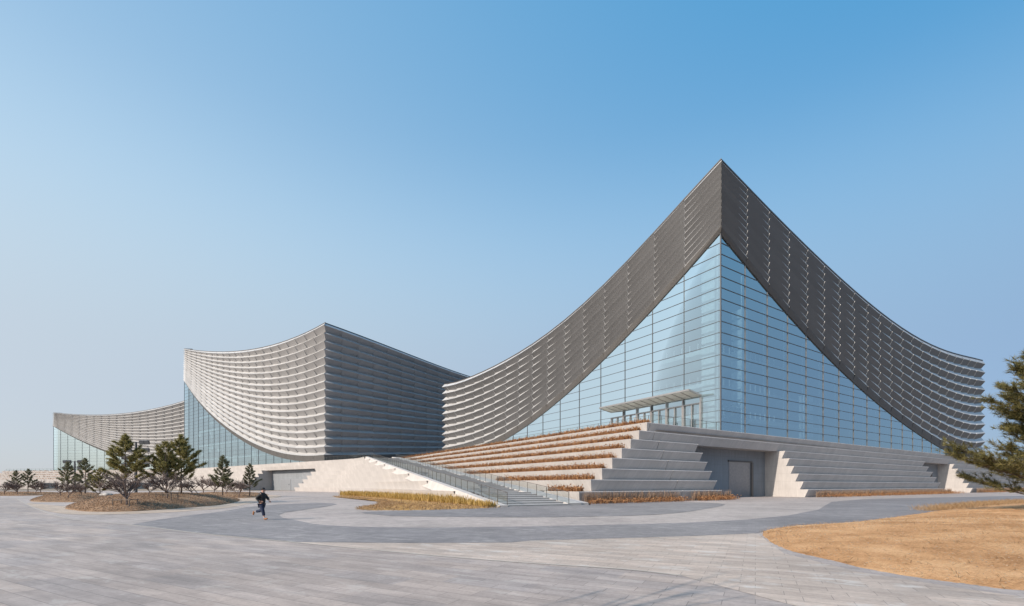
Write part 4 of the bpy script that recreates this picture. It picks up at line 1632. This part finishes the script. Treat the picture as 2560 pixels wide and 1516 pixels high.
def place(proto, px, Y, top, label, first=False, rz=0.0, Hn=5.6):
    p = at(px, Y)
    z = mz(p.x, p.y)
    H = EYE + (HZ - top) / F * Y - z
    if first:
        o = proto
        o.location = (p.x, p.y, z); o.rotation_euler = (0, 0, rz); o.scale = (H / Hn,) * 3
        o["label"] = label
    else:
        o = copy_thing(proto, (p.x, p.y, z), rz, H / Hn, label)
    return o


place(pA, 314, 42, 1088, "tallest dark green pine standing behind the staked bare shrub on the front mound", True, .4)
place(pB, 415, 43, 1106, "broad green pine on the mound, left one of the overlapping pair", True, 1.1)
place(pA, 453, 46, 1089, "tall pointed green pine on the mound, right one of the overlapping pair", False, 2.6)
place(pC, 557, 66, 1140, "slender bluish pine standing before the white stone base, left of the two small pines", True, .2, 5.5)
place(pC, 624, 69, 1160, "small thin pine just left of the runner's head", False, 2.9, 5.5)
place(pC, 213, 62, 1147, "grey green pine beside the tallest pine's left flank", False, 4.0, 5.5)
place(pC, 169, 66, 1156, "grey green bushy pine at the left end of the middle pine group", False, 1.3, 5.5)
place(pB, 250, 58, 1172, "low dark pine half hidden behind the tallest pine", False, 3.2)
place(pC, 41, 92, 1177, "faint grey pine at the far left, wider of the two", False, 5.1, 5.5)
place(pC, 70, 94, 1173, "faint grey pine at the far left with a thin pointed top", False, 2.2, 5.5)

pbig = at(2700, 23.5)
tr, nd = pine_mesh("pine", 77, H=9.6, base_r=4.7, clear=.35, nb=135, tufts=38, bl=.25, bw=.022, per=24, sh=1.9, upb=.06, low=.95, rl=(.62, 1.08))
root = thing("pine_tree", "large olive green pine reaching in from the right edge above the sandy mound", "pine", (pbig.x, pbig.y, m5.z(pbig.x, pbig.y)))
tr.build("trunk", M["bark"], root)
nd.build("crown", M["needle_deep"], root)


def shrub_mesh(seed, H=2.6, W=1.9, mult=1.0, r0=.06, thin=False):
    rnd = random.Random(seed)
    mb = MB()

    def grow(p, d, L, r, lev):
        n = 3
        pts = [p]
        cur = p
        for i in range(n):
            d = (d + Vector((rnd.gauss(0, .16), rnd.gauss(0, .16), rnd.gauss(.05, .1)))).normalized()
            cur = cur + d * L / n
            pts.append(cur)
        mb.tube(pts, [r, r * .86, r * .74, r * .6], 5 if lev < 2 else 3, cap=False)
        if lev >= (3 if thin else 4): return
        kids = ((3, 3, 3, 3) if thin else (3, 4, 5, 5))[lev] if lev else int(6 * mult)
        for q in range(kids):
            f = rnd.uniform(.35, 1.0) if lev else rnd.uniform(.75, 1.0)
            x = f * n
            i = min(n - 1, int(x))
            c = pts[i].lerp(pts[i + 1], x - i)
            a = rnd.uniform(0, 6.283)
            sp = rnd.uniform(.5, 1.0) if lev else rnd.uniform(.7, 1.25)
            nd_ = (d + Vector((math.cos(a) * sp, math.sin(a) * sp, rnd.uniform(-.15, .35)))).normalized()
            grow(c, nd_, L * rnd.uniform(.55, .85) * (1.9 if lev == 0 else 1), r * rnd.uniform(.58, .76), lev + 1)
    grow(Vector((0, 0, -.1)), Vector((rnd.uniform(-.2, .2), rnd.uniform(-.2, .2), 1)), H * .25, r0, 0)
    zmax = max(v_[2] for v_ in mb.v)
    s = H / zmax
    rad = sorted(math.hypot(v_[0], v_[1]) for v_ in mb.v)[int(len(mb.v) * .97)]
    sx = W / rad
    mb.v = [(v_[0] * sx, v_[1] * sx, v_[2] * s) for v_ in mb.v]
    return mb


def bush(seed, label, **kw):
    root = thing("bare_tree", label, "bare tree", (0, 0, 0), "bare plum trees")
    shrub_mesh(seed, **kw).build("branches", M["twig"], root)
    return root


bA, bB, bC = bush(2, "x", H=2.6, W=2.0), bush(9, "x", H=2.6, W=2.0), bush(15, "x", H=2.6, W=1.9)
used = set()


def place_b(proto, px, py, top, label, rz, flat=None):
    # foot pixel py is on a mound: find the depth where the mound surface meets that sight line
    best = None
    Y = 28.0
    while Y < 120:
        p = at(px, Y)
        z = mz(p.x, p.y)
        yy = HZ + (EYE - z) / Y * F
        if yy <= py:
            best = (p, z, Y); break
        Y += .25
    if best is None:
        p = G(px, py); best = (p, 0, p.y)
    p, z, Y = best
    H = (py - top) / F * Y
    if proto.name not in used:
        used.add(proto.name)
        o = proto
        o.location = (p.x, p.y, z); o.rotation_euler = (0, 0, rz); o.scale = (H / 2.6,) * 3
        o["label"] = label
    else:
        o = copy_thing(proto, (p.x, p.y, z), rz, H / 2.6, label)
    return p, z, H


s1 = place_b(bA, 313, 1263, 1172, "bare spreading tree inside a low wooden frame at the front of the mound", .3)
s2 = place_b(bB, 417, 1247, 1176, "leafless tree with stakes in front of the overlapping pine pair", 1.0)
place_b(bC, 170, 1245, 1196, "dark bare tree at the left end of the second mound", .5)
place_b(bB, 152, 1240, 1200, "bare tree close behind the dark one on the second mound", 2.2)
place_b(bC, 43, 1237, 1197, "bare tree under the faint far left pines", 3.0)
place_b(bA, 11, 1235.5, 1200, "bare tree at the very left edge of the view", 4.4)
place_b(bB, 100, 1233.5, 1199, "bare tree left of the second mound by the dark opening", 5.1)
place_b(bC, 88, 1233, 1203, "small bare tree between the far left pines and the dark opening", 1.4)
place_b(bA, 205, 1238, 1205, "low bare tree under the grey green pines", 2.8)
place_b(bC, 370, 1238, 1197, "bare tree between the tallest pine and the overlapping pair", 1.9)
place_b(bB, 510, 1234, 1187, "bare tree right of the overlapping pines against the white wall", 3.7)
place_b(bA, 534, 1233, 1193, "thin bare tree second right of the overlapping pines", 5.5)
place_b(bC, 563, 1235, 1192, "bare tree under the slender bluish pine", .9)
place_b(bB, 597, 1244, 1196, "bare tree with a dark trunk just left of the small thin pine", 4.6)
place_b(bA, 480, 1238, 1196, "bare tree behind the right flank of the overlapping pines", 1.2)

# leafless tall tree left of the camera: only its shadow reaches the picture
tip = G(1857, 1433)
Ht = 7.6
base = Vector((tip.x - LH[0] * Ht / math.tan(SUN_EL), tip.y - LH[1] * Ht / math.tan(SUN_EL), 0))
root = thing("bare_tree", "tall leafless tree beside the viewpoint casting the long shadow across the plaza", "bare tree", tuple(base))
shrub_mesh(31, H=7.6, W=1.15, mult=.6, r0=.12, thin=True).build("branches", M["twig"], root)

# wooden frames and props round young trees


def stake_frame(p, z, w, h, label):
    root = thing("tree_stake", label, "tree stake", (p.x, p.y, z), "wooden tree stakes")
    for sx in (-1, 1):
        for sy in (-1, 1):
            m = MB(); m.tube([(sx * w, sy * w * .6, -.15), (sx * w, sy * w * .6, h)], [.04, .035], 6)
            m.build("stake", M["stake"], root)
    m = MB()
    for sy in (-1, 1):
        m.tube([(-w * 1.15, sy * w * .6, h * .82), (w * 1.15, sy * w * .6, h * .86)], [.035, .035], 6)
    m.build("crossbar", M["stake"], root)
    return root


stake_frame(s1[0], s1[1] - .05, .58, .48, "low wooden frame around the bare tree at the mound's front")
stake_frame(s2[0], s2[1] - .05, .62, .52, "low wooden frame around the leafless tree before the pine pair")
for (px, Y, lab) in ((214, 61, "slanted wooden props under the grey green pine left of the tallest"), (455, 45.6, "slanted wooden props under the pointed pine of the pair")):
    p = at(px, Y); z = mz(p.x, p.y)
    root = thing("tree_prop", lab, "tree prop", (p.x, p.y, z), "slanted tree props")
    for a in (.3, 2.4, 4.5):
        m = MB(); m.tube([(math.cos(a) * 1.5, math.sin(a) * 1.5, -.2), (0, 0, 1.6)], [.035, .03], 6)
        m.build("prop", M["stake"], root)

# pale boulder on the mound
p = at(266, 43); z = mz(p.x, p.y)
bm = bmesh.new()
bmesh.ops.create_icosphere(bm, subdivisions=3, radius=1)
rr = random.Random(4)
for v_ in bm.verts:
    k = 1 + .12 * math.sin(5 * v_.co.x + 2) * math.cos(4 * v_.co.y) + rr.uniform(-.03, .03)
    v_.co = Vector((v_.co.x * .5 * k, v_.co.y * .4 * k, v_.co.z * .2 * k))
me = bpy.data.meshes.new("boulder"); bm.to_mesh(me); bm.free(); me.materials.append(M["rock"])
o = bpy.data.objects.new("boulder", me); COL.objects.link(o)
o.location = (p.x, p.y, z + .15)
tag(o, "pale flat boulder lying on the mound between the pines", "boulder")


# ------------------------------------------------------------------ lamp masts
def mast(px, Y, top, rows, label):
    p = at(px, Y)
    H = EYE + (HZ - top) / F * Y
    root = thing("lamp_mast", label, "lamp mast", (p.x, p.y, 0), "multi panel lamp masts")
    m = MB(); m.tube([(0, 0, 0), (0, 0, H - .2)], [.2, .14], 8)
    m.build("pole", M["mast"], root)
    for k in range(rows):
        z = H - .3 - k * 1.15
        m = MB(); m.bar((-1.9, 0, z), (1.9, 0, z), .1, .1)
        m.build("arm", M["mast"], root)
        for s in (-1.75, -.98, .98, 1.75):
            m = MB(); m.box((s, -.1, z), (.36, 0, 0), (0, .10, .04), (0, -.06, .28))
            m.build("lamp_panel", M["mast"], root)


mast(340, 70, 1102, 4, "dark lamp mast with stacked panels behind the tallest pine")
mast(187, 88, 1151, 2, "dark lamp mast with two rows of panels before the far glass corner")


# ------------------------------------------------------------------ the runner
def skin_obj(name, nodes, edges, mat, parent, sub=2):
    me = bpy.data.meshes.new(name)
    me.from_pydata([n[:3] for n in nodes], edges, [])
    o = bpy.data.objects.new(name, me)
    COL.objects.link(o)
    md = o.modifiers.new("Skin", 'SKIN')
    md.use_smooth_shade = True
    for i, n in enumerate(nodes):
        sv = me.skin_vertices[0].data[i]
        rr_ = n[3]
        sv.radius = (rr_, rr_) if not isinstance(rr_, tuple) else rr_
        sv.use_root = (i == 0)
    ss = o.modifiers.new("Subdivision", 'SUBSURF')
    ss.levels = sub; ss.render_levels = sub
    dg = bpy.context.evaluated_depsgraph_get()
    dg.update()
    me2 = bpy.data.meshes.new_from_object(o.evaluated_get(dg))
    o.modifiers.clear()
    o.data = me2
    me2.materials.clear()
    me2.materials.append(mat)
    me2.polygons.foreach_set("use_smooth", [True] * len(me2.polygons))
    o.parent = parent
    return o


pp = at(655, 23.3)
run = thing("person", "runner in black jacket, dark beanie and blue jeans crossing the forecourt mid stride", "person", (pp.x, pp.y, 0.02))
# x forward (to the right), y away from the viewer, z up
body_n = [(-.02, 0, .84, .12), (0, 0, 1.05, .12), (.02, 0, 1.28, .13), (.045, 0, 1.40, .055), (.075, 0, 1.50, .092), (.085, 0, 1.58, .080),
          (.04, -.17, 1.32, .06), (-.17, -.20, 1.10, .045), (.02, -.19, .96, .034),
          (.03, .17, 1.32, .06), (.15, .22, 1.10, .045), (.29, .16, .99, .034),
          (.01, -.09, .80, .085), (.09, -.09, .48, .058), (.17, -.09, .14, .040),
          (-.03, .09, .80, .085), (-.02, .09, .50, .058), (-.38, .09, .43, .040)]
body_e = [(0, 1), (1, 2), (2, 3), (3, 4), (4, 5), (2, 6), (6, 7), (7, 8), (2, 9), (9, 10), (10, 11), (0, 12), (12, 13), (13, 14), (0, 15), (15, 16), (16, 17)]
skin_obj("body", body_n, body_e, M["skin"], run)
fc = MB()
hc = Vector((.085, 0, 1.525))
fc.tube([hc + Vector((.085, 0, .02)), hc + Vector((.118, 0, -.018)), hc + Vector((.09, 0, -.028))], [.010, .018, .012], 6)
fc.tube([hc + Vector((-.01, -.088, .005)), hc + Vector((-.015, -.098, -.03))], [.022, .014], 6)
fc.build("nose", M["skin"], run)
ey = MB()
for s in (-1, 1):
    ey.tube([hc + Vector((.082, s * .034, .012)), hc + Vector((.092, s * .034, .012))], [.012, .008], 6)
ey.tube([hc + Vector((.088, -.025, -.052)), hc + Vector((.093, 0, -.054)), hc + Vector((.088, .025, -.052))], [.006, .008, .006], 5)
ey.build("eyes", M["greybag"], run)
for (wr, dr_, sy) in (((.02, -.19, .96), Vector((.95, .1, -.25)), -1), ((.29, .16, .99), Vector((.6, -.1, -.75)), 1)):
    w_ = Vector(wr); d_ = dr_.normalized()
    nodes = [(*w_, .034), (*(w_ + d_ * .07), .036)]
    edges = [(0, 1)]
    sdv = d_.cross(Vector((0, 1, 0))).normalized()
    for q, L in enumerate((.07, .08, .075, .06)):
        off_ = sdv * (q - 1.5) * .019
        a = w_ + d_ * .075 + off_
        b = a + d_ * L * .5
        c = b + (d_ * .4 + Vector((0, -sy * .6, 0)) + sdv * .2).normalized() * L * .5
        i = len(nodes)
        nodes += [(*a, .0100), (*b, .0092), (*c, .0080)]
        edges += [(1, i), (i, i + 1), (i + 1, i + 2)]
    a = w_ + d_ * .03 - sdv * .035
    i = len(nodes)
    nodes += [(*a, .011), (*(a + (d_ - sdv * .8).normalized() * .05), .009)]
    edges += [(0, i), (i, i + 1)]
    skin_obj("hand", nodes, edges, M["skin"], run, 1)
jk_n = [(-.02, 0, .80, .175), (-.01, 0, .95, .180), (.0, 0, 1.12, .185), (.015, 0, 1.27, .165), (.035, 0, 1.385, .085),
        (.03, -.17, 1.31, .090), (-.18, -.21, 1.10, .078), (-.02, -.20, .985, .056),
        (.03, .17, 1.31, .090), (.16, .22, 1.11, .078), (.27, .17, 1.01, .054),
        (-.04, 0, 1.41, .105)]
jk_e = [(0, 1), (1, 2), (2, 3), (3, 4), (3, 5), (5, 6), (6, 7), (3, 8), (8, 9), (9, 10), (3, 11)]
skin_obj("jacket", jk_n, jk_e, M["black"], run)
tr_n = [(-.02, 0, .83, .145), (.0, -.08, .76, .115), (.085, -.09, .49, .092), (.155, -.09, .20, .078),
        (-.03, .08, .76, .115), (-.02, .09, .52, .095), (-.20, .09, .455, .085), (-.36, .09, .43, .075)]
tr_e = [(0, 1), (1, 2), (2, 3), (0, 4), (4, 5), (5, 6), (6, 7)]
skin_obj("trousers", tr_n, tr_e, M["jeans"], run)
skin_obj("sock", [(.16, -.09, .17, .045), (.175, -.09, .10, .045)], [(0, 1)], M["sock"], run, 1)
skin_obj("sock", [(-.36, .09, .43, .045), (-.43, .09, .425, .045)], [(0, 1)], M["sock"], run, 1)
skin_obj("shoe", [(.15, -.09, .055, .052), (.20, -.09, .065, .052), (.28, -.09, .065, .046), (.345, -.09, .085, .036)], [(0, 1), (1, 2), (2, 3)], M["shoe"], run)
skin_obj("shoe", [(-.455, .09, .45, .050), (-.475, .09, .39, .050), (-.49, .09, .31, .046), (-.485, .09, .24, .036)], [(0, 1), (1, 2), (2, 3)], M["shoe"], run)
skin_obj("beanie", [(.035, 0, 1.50, .096), (.048, 0, 1.560, .104), (.060, 0, 1.610, .100), (.058, 0, 1.655, .060)], [(0, 1), (1, 2), (2, 3)], M["greybag"] if False else M["black"], run)

# ------------------------------------------------------------------ far horizon
hl = MB()
rnd = random.Random(8)
prev = None
x = -900
while x < 1500:
    y = 760 + 60 * math.sin(x * .004)
    h = 8 + 5 * abs(math.sin(x * .013)) + rnd.uniform(0, 5)
    cur = (x, y, h)
    if prev:
        a, b = Vector((prev[0], prev[1], 0)), Vector((x, y, 0))
        hl.face([a, b, b + VZ * h, a + VZ * prev[2]])
        hl.face([a + VZ * prev[2], b + VZ * h, b + Vector((0, 40, h * .6)), a + Vector((0, 40, prev[2] * .6))])
        hl.face([a + Vector((0, 40, prev[2] * .6)), b + Vector((0, 40, h * .6)), b + Vector((0, 60, 0)), a + Vector((0, 60, 0))])
    prev = cur
    x += rnd.uniform(8, 22)
o = hl.build("distant_woods", M["hill"])
o["kind"] = "stuff"
tag(o, "faint distant tree line on the horizon at far left", "woods")
